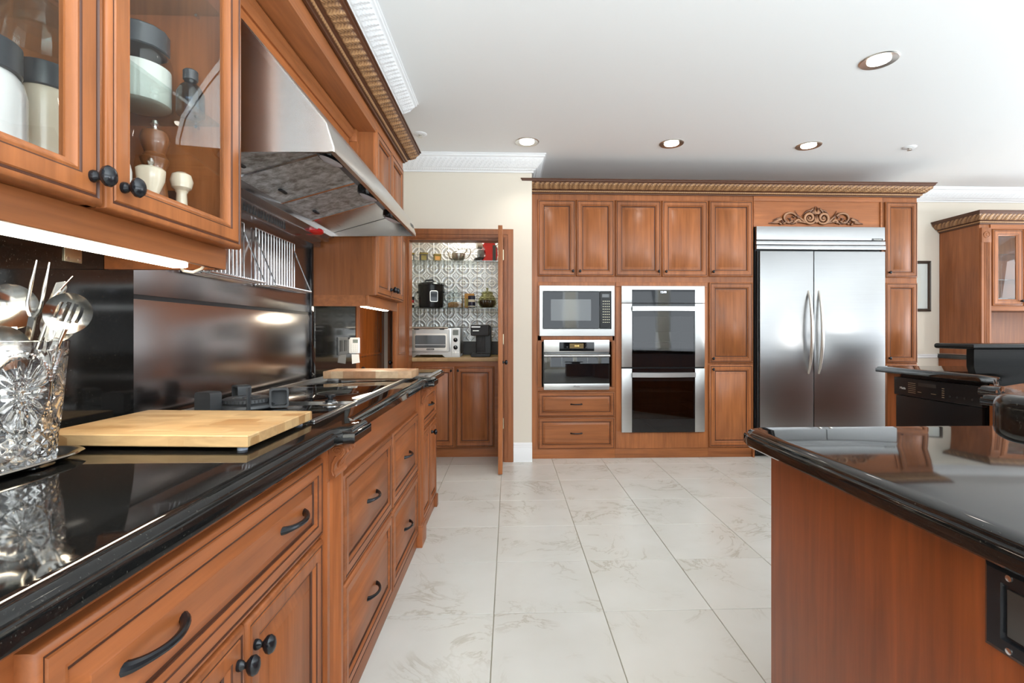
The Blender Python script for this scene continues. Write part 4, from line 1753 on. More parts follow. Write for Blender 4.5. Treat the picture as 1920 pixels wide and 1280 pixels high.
# ---------------- hobs
gh = thing('gas_hob', 'black gas hob with one big wok burner, near half of the cooktop', 'hob', (-.77, 1.55, CT))
b = MB()
b.box(-1.000, -.545, 1.372, 1.737, CT + .0005, CT + .004, bev=.001)
part('glass_plate', b, 'black_glass', gh)
rm = MB()
rm.box(-.545, -.531, 1.365, 1.741, CT, CT + .0065, bev=.002)
rm.box(-1.012, -1.000, 1.365, 1.741, CT, CT + .0065, bev=.002)
rm.box(-1.000, -.545, 1.365, 1.372, CT, CT + .0065, bev=.002)
rm.box(-1.000, -.545, 1.737, 1.741, CT, CT + .006)
part('steel_rim', rm, 'steel', gh)
BC = (-.835, 1.600)
b = MB(Matrix.Translation((BC[0], BC[1], CT + .007)))
b.lathe([(.078, 0), (.082, .004), (.080, .012), (.066, .016)], 40)
part('burner_base', b, 'cast_iron', gh)
b = MB(Matrix.Translation((BC[0], BC[1], CT + .007)))
b.lathe([(.066, .014), (.070, .020), (.069, .030), (.060, .034), (.040, .033), (.036, .026), (.016, .026), (.014, .034), (0, .035)], 40)
for i in range(40):
    a = 2 * math.pi * i / 40
    b.box(.0695 * math.cos(a) - .0015, .0695 * math.cos(a) + .0015, .0695 * math.sin(a) - .0015, .0695 * math.sin(a) + .0015, .021, .029)
part('burner_cap', b, 'cast_iron', gh)


def pan_support(px, py, rot):
    b = MB(Matrix.Translation((px, py, CT + .007)) @ Matrix.Rotation(rot, 4, 'Z'))
    P_ = rrect(-.028, .028, 0, .062, .009, 4)
    Q_ = rrect(-.022, .022, .006, .056, .006, 4)
    b.rings([[(x, -.020, z) for x, z in P_], [(x, .022, z) for x, z in P_], [(x, .022, z) for x, z in Q_], [(x, -.010, z) for x, z in Q_]])
    part('pan_support', b, 'cast_iron', gh)


pan_support(-.905, 1.512, -.25)
pan_support(-.742, 1.615, math.pi + .45)
pan_support(-.905, 1.700, 2.4)
b = MB()
b.box(-.792, -.788, 1.512, 1.530, CT + .007, CT + .080, bev=.001)
part('pan_support', b, 'cast_iron', gh)
b = MB(Matrix.Translation((-.605, 1.690, CT + .007)))
b.lathe([(.024, 0), (.024, .004), (.020, .007), (.019, .0065)], 28)
kn = part('knob_ring', b, 'chrome', gh)
b = MB(Matrix.Translation((-.605, 1.690, CT + .007)))
b.lathe([(.018, .005), (.017, .012), (.008, .014), (.008, .020), (.015, .021), (.015, .028), (0, .028)], 20)
b.box(-.016, .016, -.005, .005, .021, .031, bev=.002)
part('hob_knob', b, 'black_iron', kn)

ch = thing('ceramic_hob', 'black glass ceramic hob with steel rim, far half of the cooktop', 'hob', (-.77, 2.24, CT))
b = MB()
b.box(-1.000, -.545, 1.745, 2.745, CT + .001, CT + .007, bev=.001)
gp = part('glass_plate', b, 'black_glass', ch)
rm = MB()
rm.box(-.545, -.531, 1.743, 2.752, CT, CT + .010, bev=.002)
rm.box(-1.012, -1.000, 1.743, 2.752, CT, CT + .010, bev=.002)
rm.box(-1.000, -.545, 2.745, 2.752, CT, CT + .010, bev=.002)
part('steel_rim', rm, 'steel', ch)
for cx, cy, r_ in ((-.89, 1.93, .095), (-.68, 1.98, .075), (-.88, 2.28, .09), (-.68, 2.30, .085)):
    b = MB(Matrix.Translation((cx, cy, CT + .007)))
    b.lathe([(r_, 0), (r_ + .0006, .0004), (r_ + .002, .0004), (r_ + .0026, 0)], 48, cap0=False, cap1=False)
    part('zone_ring', b, 'lettering_grey', gp)

# ---------------- cutting boards
cb = thing('cutting_board', 'large maple cutting board on grey feet, near the crystal vase', 'cutting board', (-.78, 1.245, CT))
b = MB()
P_ = [(-.537, 1.032), (-.535, 1.356), (-.992, 1.390), (-.994, 1.066)]
zz0, zz1 = CT + .0088, CT + .0335
b.rings([[(x, y, zz0) for x, y in poly_offset(P_, .002)], [(x, y, zz0 + .002) for x, y in P_], [(x, y, zz1 - .002) for x, y in P_], [(x, y, zz1) for x, y in poly_offset(P_, .002)]])
part('board', b, 'maple_board', cb)
for x, y in ((-.560, 1.055), (-.560, 1.330), (-.970, 1.352), (-.970, 1.090)):
    b = MB(Matrix.Translation((x, y, CT)))
    b.lathe([(.010, 0), (.010, .0095), (0, .0095)], 14)
    part('foot', b, 'rubber', cb)
b2 = thing('cutting_board', 'thick end-grain butcher block at the far end of the cooktop', 'cutting board', (-.72, 2.63, CT))
b = MB()
b.box(-.945, -.498, 2.535, 2.735, CT + .0125, CT + .050, bev=.003)
part('board', b, 'end_board', b2)
for x in (-.92, -.522):
    for y in (2.56, 2.71):
        part('foot', MB(Matrix.Translation((x, y, CT + .009))).lathe([(.008, 0), (.008, .005), (0, .005)], 10), 'rubber', b2)

# ---------------- keypad, paper and outlet by the far backsplash
kp = thing('alarm_keypad', 'white alarm keypad with small grey screen by the left door', 'keypad', (-1.03, 3.245, 1.0))
Mk = FR('S', 0, 3.235, 0)
b = MB(Mk)
plate(b, -1.035, -.975, 1.016, 1.120, .006, -.022, 0, .003)
part('case', b, 'white_plastic', kp, smooth=40)
b = MB(Mk)
plate(b, -1.014, -.982, 1.086, 1.108, .001, -.001, .001, .0003)
part('screen', b, 'lcd', kp)
b = MB(Mk)
for r_ in range(4):
    for c_ in range(4):
        b.box(-1.026 + c_ * .0125, -1.018 + c_ * .0125, 1.026 + r_ * .014, 1.034 + r_ * .014, 0, .002)
part('button', b, 'lettering_white', kp)
b = MB()
b.box(WX + .0145, -1.030, 3.236, 3.256, 1.02, 1.11)
part('bracket', b, 'white_plastic', kp)
b = MB(Mk)
b.rings([[(-1.022, 1.012, 0), (-.975, 1.012, .001), (-.968, .958, .004), (-1.018, .950, .003)], [(-1.022, 1.012, .0008), (-.975, 1.012, .0018), (-.968, .958, .0048), (-1.018, .950, .0038)]])
single('paper_note', b, 'paper', 'white paper note hanging below the alarm keypad', 'note', (-1.0, 3.235, .95))
b = MB(FR('E', WX + .014, 0, 0))
plate(b, 3.02, 3.20, 1.015, 1.125, .004, 0, .006, .002)
ol = thing('outlet_plate', 'dark switch plate on the far granite backsplash', 'switch', (WX + .014, 3.1, 1.0))
part('plate', b, 'dark_lid', ol)
b = MB(FR('E', WX + .014, 0, 0))
plate(b, 3.045, 3.095, 1.035, 1.105, .002, .005, .008, .001)
plate(b, 3.125, 3.175, 1.035, 1.105, .002, .005, .008, .001)
part('socket', b, 'black_plastic', ol)

# ================================================================== PANTRY
# pressed-tin wall: one panel per square, two relief patterns
TP = .1515
TBY = 5.150


def tin_fn(kind):
    def h(a, b):
        x, y = (a - .5) * 2, (b - .5) * 2
        e = max(abs(x), abs(y))
        v = 0.0
        if e > .93:
            return .9
        if kind == 0:
            r_ = math.hypot(x, y)
            for cx in (-1, 1):
                for cy in (-1, 1):
                    q = math.hypot(x - cx, y - cy)
                    v = max(v, math.exp(-((q - .92) / .075) ** 2), .9 * math.exp(-((q - .42) / .09) ** 2), .8 * math.exp(-(q / .13) ** 2))
            d = abs(x) + abs(y)
            v = max(v, math.exp(-((d - .30) / .08) ** 2), .9 * math.exp(-(r_ / .09) ** 2))
            for s in (-1, 1):
                v = max(v, .8 * math.exp(-(((x - s * .55) / .16) ** 2 + (y / .07) ** 2)), .8 * math.exp(-(((y - s * .55) / .16) ** 2 + (x / .07) ** 2)))
        else:
            for s in (-1, 1):
                d = abs(x) + abs(y - s * .5)
                v = max(v, math.exp(-((d - .46) / .07) ** 2), .8 * math.exp(-((d - .16) / .09) ** 2))
            for cx in (-1, 1):
                q = math.hypot(x - cx, y)
                v = max(v, math.exp(-((q - .35) / .08) ** 2), .8 * math.exp(-(q / .14) ** 2))
        return min(v, 1.0)
    return h


def tin_mesh(kind):
    h = tin_fn(kind)
    mb = MB()
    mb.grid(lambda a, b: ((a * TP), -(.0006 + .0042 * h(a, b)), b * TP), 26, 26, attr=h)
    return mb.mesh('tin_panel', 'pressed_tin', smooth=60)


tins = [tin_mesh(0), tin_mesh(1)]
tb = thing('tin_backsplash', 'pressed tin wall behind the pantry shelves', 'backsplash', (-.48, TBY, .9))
part('backing', MB().box(-1.05, .083, TBY, TBY + .008, .925, 2.299), 'dark_interior', tb)
zt0 = 1.5185 - 4 * TP
for j in range(0, 9):
    for i in range(7):
        x = -.935 - TP * 0 + (i - 1) * TP + .0
        z = zt0 + j * TP
        if z < .92 or z + TP > 2.30 or x < -1.1:
            continue
        k_ = 1 if j in (0, 1) else 0
        child_of(tb, 'tin_panel', tins[k_], (x + .48, 0, z - .9))
# low cabinet with wooden top
pc = thing('pantry_cabinet', 'low cherry cabinet with two doors inside the pantry', 'cabinet', (-.45, 4.8, 0))
b = MB()
b.box(-1.045, .080, 4.560, 5.140, .09, .888)
b.box(-1.045, .080, 4.585, 5.140, 0, .09)
part('body', b, 'cherry_x', pc)
PF = FR('S', 0, 4.560, 0)
d = raised_door('door', pc, PF, -.862, .098, .362, .744, 'cherry_z')
knob(d, PF, -.530, .805, s=.7)
d = raised_door('door', pc, PF, -.494, .098, .360, .744, 'cherry_z')
knob(d, PF, -.466, .805, s=.7)
b = MB()
b.box(-1.045, .080, 4.525, 5.140, .890, .923, bev=.003)
single('pantry_worktop', b, 'pantry_top', 'wood block worktop on the pantry cabinet', 'worktop', (-.45, 4.8, .89))
for z, lab in ((1.862, 'upper glass pantry shelf carrying the silver teapot'), (1.398, 'lower glass pantry shelf carrying the black rice cooker')):
    b = MB()
    b.box(-1.045, .080, 4.830, 5.144, z - .010, z)
    single('glass_shelf', b, 'shelf_glass', lab, 'shelf', (-.45, 4.98, z - .010), smooth=0)
pl_ = thing('pantry_lamp', 'small ceiling lamp hidden behind the pantry door head', 'light', (-.45, 4.92, 2.30))
part('lamp_body', MB(FR('D', -.45, 4.92, 2.30)).lathe([(.055, 0), (.055, .018), (.045, .022)], 24, cap1=False), 'nickel', pl_)
part('lamp_disc', MB(FR('D', -.45, 4.92, 2.30)).lathe([(.046, .016), (.046, .019), (0, .019)], 24), 'bulb', pl_)
light('pantry_glow', 'AREA', (-.45, 4.92, 2.272), 8.5, (1.0, .95, .84), (0, 0, 0), shape='DISK', size=.35)

# pantry double doors, both standing open
pd = thing('pantry_door', 'right cherry pantry door leaf, open and seen edge on', 'door', (-.071, 4.19, 0))
b = MB()
b.box(-.088, -.053, 3.985, 4.392, .006, 2.022, bev=.002)
part('leaf', b, 'cherry_z', pd)
knob(pd, FR('E', -.053, 0, 0), 4.03, .91, n0=0, s=1.1, name='door_knob')
for z in (.30, 1.05, 1.80):
    part('hinge', MB().box(-.058, -.047, 4.378, 4.398, z, z + .09), 'brass_hinge', pd)
pd = thing('pantry_door', 'left cherry pantry door leaf with raised panels, open by the keypad door', 'door', (-.915, 4.19, 0))
b = MB()
b.box(-.935, -.903, 3.985, 4.392, .006, 2.022, bev=.002)
part('leaf', b, 'cherry_z', pd)
PM = FR('E', -.903, 0, 0)
for z0, z1 in ((.97, 1.95), (.12, .84)):
    b = MB(PM)
    b.panel(4.045, z0, .29, z1 - z0, [(0, -.001, 0), (0, .002, 0), (.006, .005, 0), (.012, .002, 0), (.016, -.0005, 1), (.022, -.0005, 1), (.055, .004, 0)])
    part('door_panel', b, ['cherry_z', glaze], pd, smooth=50)
knob(pd, FR('W', -.935, 0, 0), -4.03, .91, n0=0, s=1.1, name='door_knob')

# ---------------- things on the pantry shelves
Z1, Z2, Z3 = 1.862, 1.398, .923
IY = 4.95


def can(name, label, x, y, z, r, h, mats, cat, group=None, bands=None):
    t = thing(name, label, cat, (x, y, z), group=group)
    b = MB(Matrix.Translation((x, y, z)))
    b.lathe([(r * .96, 0), (r, .003), (r, h - .003), (r * .96, h), (r * .9, h - .002), (0, h - .002)], 24)
    part('can_body', b, mats, t)
    if bands:
        for z0, z1, mm in bands:
            b = MB(Matrix.Translation((x, y, z)))
            b.lathe([(r * 1.003, z0), (r * 1.008, z0 + .001), (r * 1.008, z1 - .001), (r * 1.003, z1)], 24, cap0=False, cap1=False)
            part('label_band', b, mm, t)
    return t


def square_tin(label, x, w_, h, mat, band):
    t = thing('tea_tin', label, 'tin', (x, IY, Z1))
    Mt = Matrix.Translation((x, IY, Z1)) @ Matrix.Rotation(.25, 4, 'Z')
    b = MB(Mt)
    b.box(-w_ / 2, w_ / 2, -w_ / 2, w_ / 2, .0005, h * .78, bev=.003)
    part('tin_body', b, mat, t)
    b = MB(Mt)
    b.box(-w_ / 2 - .001, w_ / 2 + .001, -w_ / 2 - .001, w_ / 2 + .001, h * .78, h, bev=.003)
    part('lid', b, 'olive_tin', t)
    b = MB(Mt)
    b.box(-w_ * .32, w_ * .32, -w_ / 2 - .0015, -w_ / 2 + .002, h * .12, h * .66)
    b.box(w_ / 2 - .002, w_ / 2 + .0015, -w_ * .32, w_ * .32, h * .12, h * .66)
    part('label_panel', b, band, t)


square_tin('square tea tin with pale label, at the left end of the upper pantry shelf', -.985, .075, .085, 'dark_lid', 'pale_label')
square_tin('square dark tea tin on the upper shelf, left of the two olive tins', -.853, .080, .088, 'dark_interior', 'olive_tin')
square_tin('squat olive tea tin beside the silver teapot', -.717, .072, .076, 'olive_tin', 'cardboard')

tp = thing('teapot', 'pewter teapot with curved spout on the upper pantry shelf', 'teapot', (-.505, IY, Z1))
b = MB(Matrix.Translation((-.505, IY, Z1)))
b.lathe([(.048, 0), (.050, .004), (.044, .010), (.056, .022), (.066, .045), (.069, .062), (.068, .064), (.0695, .067), (.068, .082), (.060, .090), (.050, .094), (.052, .097), (.040, .106), (.018, .114), (0, .116)], 28)
part('pot_body', b, 'pewter', tp)
b = MB(Matrix.Translation((-.505, IY, Z1)))
b.lathe([(.006, .113), (.004, .122), (.009, .130), (.006, .138), (0, .140)], 14)
part('finial', b, 'pewter', tp)
b = MB(Matrix.Translation((-.505, IY, Z1)))
b.tube([(-.055, 0, .030), (-.078, 0, .036), (-.092, 0, .062), (-.096, 0, .088), (-.106, 0, .106), (-.116, 0, .110)], [.017, .014, .010, .008, .007, .006], 12)
part('spout', b, 'pewter', tp)
b = MB(Matrix.Translation((-.505, IY, Z1)))
b.tube([(.060, 0, .090), (.075, 0, .104), (.080, 0, .126), (.092, 0, .136), (.112, 0, .134), (.122, 0, .110), (.116, 0, .080), (.098, 0, .050), (.072, 0, .030), (.058, 0, .030)], .0065, 10)
part('handle', b, 'pewter', tp)

em = thing('coffee_machine', 'red and black capsule coffee machine on the upper pantry shelf', 'coffee machine', (-.225, IY, Z1))
Mx = Matrix.Translation((-.225, IY, Z1)) @ Matrix.Rotation(.32, 4, 'Z')
b = MB(Mx)
sd = [(-.06, .002), (.085, .002), (.100, .060), (.095, .130), (.070, .180), (.030, .200), (-.020, .198), (-.045, .170), (-.030, .120), (-.02, .06)]
b.rings([[(x_, -.052, z_) for x_, z_ in sd], [(x_, -.058, z_) for x_, z_ in poly_offset(sd, -.0)], [(x_, .052, z_) for x_, z_ in sd]])
part('shell', b, 'red_plastic', em, smooth=50)
b = MB(Mx)
b.box(.048, .082, -.0605, .056, .002, .165, bev=.01)
part('water_tank', b, 'dark_lid', em)
b = MB(Mx)
b.tube([(-.052, 0, .165), (-.100, 0, .165), (-.104, 0, .165)], [.040, .038, .030], 24)
part('brew_head', b, 'nickel', em)
b = MB(Mx)
b.box(-.095, -.03, -.035, .035, .035, .118, bev=.014)
part('cup_bay', b, 'grey_screen', em)
b = MB(Mx)
b.box(-.125, -.02, -.045, .045, .001, .034, bev=.012)
part('drip_tray', b, 'black_plastic', em)

rc = thing('rice_cooker', 'black electric cooker with silver front emblem on the lower pantry shelf', 'cooker', (-.778, IY, Z2))
T = Matrix.Translation((-.778, IY, Z2))
b = MB(T)
b.lathe([(.110, 0), (.118, .006), (.122, .03), (.128, .200), (.130, .222), (.124, .228)], 36)
part('pot_body', b, 'black_plastic', rc)
b = MB(T)
b.lathe([(.131, .222), (.133, .232), (.122, .246), (.08, .256), (0, .260)], 36)
part('lid', b, 'black_iron', rc)
b = MB(T)
b.tube([(-.06, -.02, .252), (-.05, -.02, .276), (.02, -.02, .280), (.03, -.02, .258)], .010, 8)
part('lid_handle', b, 'dark_lid', rc)
b = MB(T @ Matrix.Translation((.045, -.1215, .11)) @ Matrix.Rotation(.36, 4, 'Z') @ Matrix.Rotation(math.pi / 2, 4, 'X'))
plate(b, -.040, .040, -.055, .055, .016, -.006, .006, .002)
ep = part('emblem_plate', b, 'nickel', rc)
b = MB(T @ Matrix.Translation((.045, -.1215, .11)) @ Matrix.Rotation(.36, 4, 'Z') @ Matrix.Rotation(math.pi / 2, 4, 'X'))
plate(b, -.034, .034, -.049, .049, .013, .004, .0075, .001)
part('emblem_face', b, 'black_glass', ep)
b = MB(T)
for s_ in (-1, 1):
    b.box(s_ * .124 - .012, s_ * .124 + .012, -.03, .03, .150, .168, bev=.004)
part('side_handle', b, 'black_plastic', rc)

b = MB()
jr = thing('cookie_jar', 'square glass jar with knobbed lid right of the black cooker', 'jar', (-.535, IY, Z2))
T = Matrix.Translation((-.535, IY, Z2))
b = MB(T)
P0 = rrect(-.075, .075, -.075, .075, .016)
b.rings([[(x_ * s_, y_ * s_, z_) for x_, y_ in P0] for s_, z_ in ((.94, .001), (1, .006), (1, .120), (.94, .138), (.80, .146), (.80, .152))], cap1=False)
part('jar_body', b, 'vessel_glass', jr)
b = MB(T)
b.rings([[(x_ * s_, y_ * s_, z_) for x_, y_ in P0] for s_, z_ in ((.90, .006), (.93, .010), (.92, .045), (.6, .060))])
part('contents', b, 'cookies', jr)
b = MB(T)
b.lathe([(.070, .150), (.074, .156), (.066, .166), (.03, .180), (.010, .186), (.012, .194), (.019, .204), (.015, .216), (0, .220)], 28)
part('lid', b, 'vessel_glass', jr)

b = MB()
bx_ = thing('food_box', 'orange-brown box standing behind the navy can on the lower pantry shelf', 'box', (-.40, IY + .05, Z2))
b.box(-.448, -.352, IY + .03, IY + .075, Z2 + .0005, Z2 + .150, bev=.001)
part('carton', b, 'cardboard', bx_)
part('label_panel', MB().box(-.440, -.385, IY + .0292, IY + .031, Z2 + .02, Z2 + .10), 'olive_tin', bx_)
can('drink_can', 'navy blue can with pale bands in front of the orange-brown box', -.372, IY - .02, Z2, .036, .122, 'navy_can', 'can', bands=((.012, .022, 'pale_label'), (.060, .085, 'pale_label')))
can('spice_can', 'black can with red and white band at the left end of the lower pantry shelf', -.967, IY - .03, Z2, .026, .112, 'matte_black', 'can', bands=((.03, .05, 'pale_label'), (.052, .078, 'red_band')))

jr = thing('ribbed_jar', 'round ribbed glass jar of coffee beans at the right of the lower pantry shelf', 'jar', (-.218, IY, Z2))
T = Matrix.Translation((-.218, IY, Z2))


def ribbed(prof, n, amp, ribs, mb):
    rings = []
    for r_, z_ in prof:
        rings.append([(r_ * (1 + amp * abs(math.sin(ribs * math.pi * k_ / n))) * math.cos(2 * math.pi * k_ / n), r_ * (1 + amp * abs(math.sin(ribs * math.pi * k_ / n))) * math.sin(2 * math.pi * k_ / n), z_) for k_ in range(n)])
    mb.rings(rings, cap1=False)
    return mb


part('jar_body', ribbed([(.050, .001), (.062, .008), (.080, .035), (.086, .062), (.080, .092), (.062, .122), (.050, .140), (.056, .150)], 96, .07, 16, MB(T)), 'green_glass', jr)
b = MB(T)
b.lathe([(.050, .006), (.072, .030), (.080, .060), (.077, .078), (.05, .084), (0, .086)], 28)
part('contents', b, 'coffee', jr)
b = MB(T)
b.lathe([(.060, .150), (.062, .156), (.050, .166), (.030, .172), (.010, .176), (.008, .184), (.014, .194), (.010, .204), (0, .206)], 28)
part('lid', b, 'green_glass', jr)

# toaster oven and pod coffee maker on the pantry worktop
to = thing('toaster_oven', 'stainless countertop oven with two knobs, in the pantry', 'toaster oven', (-.69, 4.80, Z3))
TX, TY_ = -.690, 4.640
Mt = FR('S', TX, TY_, Z3)
b = MB(Mt)
b.box(-.232, .232, .030, .275, -.33, 0, bev=.006)
part('body', b, 'steel', to)
b = MB(Mt)
ft = [(-.232, .048), (-.232, .0005), (-.200, .0005), (-.172, .024), (.065, .024), (.090, .0005), (.232, .0005), (.232, .048)]
b.rings([[(x_, y_, -.02) for x_, y_ in ft], [(x_, y_, .010) for x_, y_ in ft]])
b.box(-.225, -.19, .0005, .04, -.31, -.27)
b.box(.19, .225, .0005, .04, -.31, -.27)
part('base', b, 'steel', to)
b = MB(Mt)
plate(b, -.222, .132, .050, .262, .012, 0, .014, .003)
dr = part('door', b, 'steel', to, smooth=30)
b = MB(Mt)
plate(b, -.200, .112, .066, .222, .014, .0135, .0165, .001)
part('inner_frame', b, 'nickel', dr, smooth=30)
b = MB(Mt)
plate(b, -.186, .098, .088, .206, .012, .016, .0185, .001)
w_ = part('window', b, 'grey_screen', dr, smooth=30)
part('rack_bar', MB(Mt).box(-.184, .096, .114, .119, .0184, .0195), 'white_plastic', w_)
b = MB(Mt)
b.tube([(-.210, .274, .045), (.122, .274, .045)], .007, 10)
part('handle', b, 'nickel', dr)
b = MB(Mt)
b.box(-.190, -.150, .258, .272, .010, .045)
b.box(.045, .085, .258, .272, .010, .045)
part('handle_bracket', b, 'matte_black', dr)
b = MB(Mt)
plate(b, -.080, -.008, .068, .083, .006, .016, .0185, .001)
bd = part('badge', b, 'dark_lid', dr)
lettering('KITCHENAID', .0095, Mt @ Matrix.Translation((-.044, .0755, .0187)), 'nickel', bd)
b = MB(Mt)
plate(b, .150, .228, .006, .270, .004, 0, .012, .002)
cp = part('control_panel', b, 'steel', to)
b = MB(Mt)
plate(b, .164, .216, .206, .256, .004, .0115, .0135, .0005)
part('screen', b, 'lcd', cp)
for z_ in (.162, .092):
    b = MB(Mt @ Matrix.Translation((.190, z_, .012)))
    b.lathe([(.021, 0), (.021, .006), (.018, .018), (.015, .020), (0, .020)], 24)
    kk = part('knob', b, 'black_plastic', cp)
    part('pointer', MB(Mt @ Matrix.Translation((.190, z_, .012))).box(-.0015, .0015, .002, .015, .0198, .0206), 'lettering_white', kk)
for x_, r_ in ((.168, .005), (.190, .010), (.213, .005)):
    part('button', MB(Mt @ Matrix.Translation((x_, .045, .012))).lathe([(r_, 0), (r_, .004), (0, .0045)], 16), 'nickel', cp)

cm = thing('pod_coffee_maker', 'black pod coffee maker on the pantry worktop by the open door', 'coffee machine', (-.265, 4.78, Z3))
Mt = FR('S', -.265, 4.66, Z3)
b = MB(Mt)
plate(b, -.050, .095, .001, .300, .02, -.20, -.05, .006)
part('body', b, 'black_plastic', cm, smooth=40)
b = MB(Mt)
plate(b, -.095, .080, .200, .306, .014, -.15, .02, .006)
hd_ = part('brew_head', b, 'matte_black', cm, smooth=40)
part('band', MB(Mt).box(-.088, -.005, .280, .288, .016, .0225), 'nickel', hd_)
part('front_strip', MB(Mt).box(-.075, -.018, .245, .251, .017, .0215), 'nickel', hd_)
b = MB(Mt)
plate(b, -.095, .090, .001, .035, .012, -.15, .03, .004)
part('drip_tray', b, 'black_plastic', cm, smooth=40)
part('front_panel', MB(Mt).box(-.045, .040, .045, .195, -.052, -.044, bev=.002), 'matte_black', cm)

# ================================================================== ISLAND, RIGHT COUNTER, HUTCH
IX = .640                      # wood side panel of the island
wk = MB()
poly = [(.600, -.60), (1.80, -.60), (1.80, .30), (4.20, 2.45), (4.70, 2.60), (4.70, 3.585), (2.740, 3.585), (2.722, 3.560),
        (2.742, 2.800), (2.690, 2.640), (2.285, 2.235), (2.235, 2.268), (2.195, 2.228), (2.228, 2.178), (1.960, 1.915), (1.920, 1.940), (1.885, 1.905), (1.905, 1.860), (1.335, 1.285), (.655, 1.285), (.612, 1.262), (.600, 1.215)]
slab(wk, poly, CT - .042, CT)
single('island_worktop', wk, 'black_granite', 'polished black granite worktop of the island and sink counter on the right', 'worktop', (1.6, 1.2, CT - .042), smooth=40)
isl = thing('island', 'cherry kitchen island at the right with a plain side panel', 'island', (1.1, .4, 0))
b = MB()
body = [(IX + .012, -.55), (1.75, -.55), (1.75, .25), (1.75, 1.15), (1.30, 1.230), (IX + .012, 1.185)]
b.rings([[(x_, y_, 0) for x_, y_ in body], [(x_, y_, CT - .043) for x_, y_ in body]])
part('body', b, 'base_cherry_z', isl)
b = MB()
b.box(IX, IX + .014, -.55, 1.180, .004, CT - .043, bev=.0015)
part('side_panel', b, 'panel_cherry', isl)
b = MB()
b.box(IX + .016, IX + .034, 1.180, 1.190, .60, CT - .045)
part('edge_strip', b, 'walnut_glaze', isl)
# black outlet box on the side panel
ot = thing('outlet_box', 'black outlet plate on the island side panel', 'outlet', (IX, .57, .79))
Mo = FR('W', IX, 0, 0)
b = MB(Mo)
oy0, oy1, oz0, oz1 = -.634, -.500, .738, .850
b.rings([[(oy0, oz0, 0), (oy1, oz0, 0), (oy1, oz1, 0), (oy0, oz1, 0)],
         [(oy0, oz0, .005), (oy1, oz0, .005), (oy1, oz1, .005), (oy0, oz1, .005)],
         [(oy0 + .006, oz0 + .006, .009), (oy1 - .006, oz0 + .006, .009), (oy1 - .006, oz1 - .006, .009), (oy0 + .006, oz1 - .006, .009)],
         [(oy0 + .024, oz0 + .020, .009), (oy1 - .024, oz0 + .020, .009), (oy1 - .024, oz1 - .020, .009), (oy0 + .024, oz1 - .020, .009)],
         [(oy0 + .026, oz0 + .022, .004), (oy1 - .026, oz0 + .022, .004), (oy1 - .026, oz1 - .022, .004), (oy0 + .026, oz1 - .022, .004)]])
part('plate', b, 'black_iron', ot, smooth=10)
part('socket', MB(Mo).box(oy0 + .030, oy1 - .030, oz0 + .026, oz1 - .026, .003, .0065, bev=.001), 'dark_interior', ot)
for y_, z_ in ((oy0 + .035, oz1 - .010), (oy0 + .035, oz0 + .010)):
    part('screw', MB(Mo @ Matrix.Translation((y_, z_, .009))).lathe([(.004, 0), (.004, .0012), (0, .0016)], 12), 'chrome', ot)
# raised bar at the near end of the island
b = MB()
rp = []
for cx, cy, a0 in ((.665, .567, 90), ):
    for i in range(8):
        a = math.radians(90 + 90 * i / 7)
        rp.append((cx + .062 * math.cos(a), cy + .062 * math.sin(a)))
slab(b, rp + [(.603, -.55), (1.45, -.55), (1.45, .629)], 1.016, 1.074, 'soft')
rb = thing('raised_bar', 'black granite raised bar with rounded corner at the right edge', 'bar', (1.0, .1, CT))
part('bar_top', b, 'bar_granite', rb, smooth=50)
part('riser', MB().box(.95, 1.35, -.50, .40, CT, 1.020), 'black_granite', rb)
# raised bar along the back of the sink counter
rb = thing('raised_bar', 'black granite raised bar at the back of the sink counter, before the hutch', 'bar', (4.0, 3.55, CT))
part('riser', MB().box(3.420, 4.65, 3.500, 3.560, CT, 1.030), 'riser_granite', rb)
b = MB()
slab(b, [(3.350, 3.430), (4.69, 3.430), (4.69, 3.76), (3.350, 3.76)], 1.030, 1.072, 'soft')
part('bar_top', b, 'bar_granite', rb, smooth=50)

# sink counter base and dishwasher
sc_ = thing('sink_cabinet', 'cherry base cabinets under the sink counter, around the dishwasher', 'cabinet', (3.4, 2.9, 0))
b = MB()
bd_ = [(2.81, 3.44), (2.81, 3.555), (4.60, 3.555), (4.60, 2.62), (4.18, 2.50), (1.75, .34), (1.75, 1.55), (1.93, 1.80), (2.80, 2.70), (2.81, 2.78), (3.36, 2.78), (3.36, 3.44)]
b.rings([[(x_, y_, 0) for x_, y_ in bd_[::-1]], [(x_, y_, CT - .043) for x_, y_ in bd_[::-1]]])
part('body', b, 'base_cherry_z', sc_)
dw = thing('dishwasher', 'black dishwasher with control strip under the right-hand counter', 'dishwasher', (3.0, 3.11, 0))
Md = FR('W', 2.805, 0, 0)
part('body', MB().box(2.81, 3.35, 2.79, 3.43, .02, CT - .05), 'black_plastic', dw)
b = MB(Md)
b.box(-3.450, -2.790, .712, .836, -.005, .030, bev=.004)
cp = part('control_panel', b, 'black_plastic', dw)
b = MB(Md)
b.box(-3.440, -2.795, .10, .708, -.005, .024, bev=.005)
part('door', b, 'black_plastic', dw)
part('recess_grip', MB(Md).box(-3.24, -3.10, .790, .812, .028, .0315), 'dark_interior', cp)
lettering('Miele', .024, Md @ Matrix.Translation((-3.372, .762, .0303)), 'lettering_white', cp)
b = MB(Md)
for i in range(6):
    b.box(-3.325, -3.262, .738 + i * .013, .7405 + i * .013, .0295, .0307)
for i in range(5):
    b.box(-3.058, -3.040, .735 + i * .014, .740 + i * .014, .0295, .0307)
b.box(-3.245, -3.215, .748, .751, .0295, .0307)
b.box(-3.14, -3.10, .748, .751, .0295, .0307)
part('control_print', b, 'brass_hinge', cp)
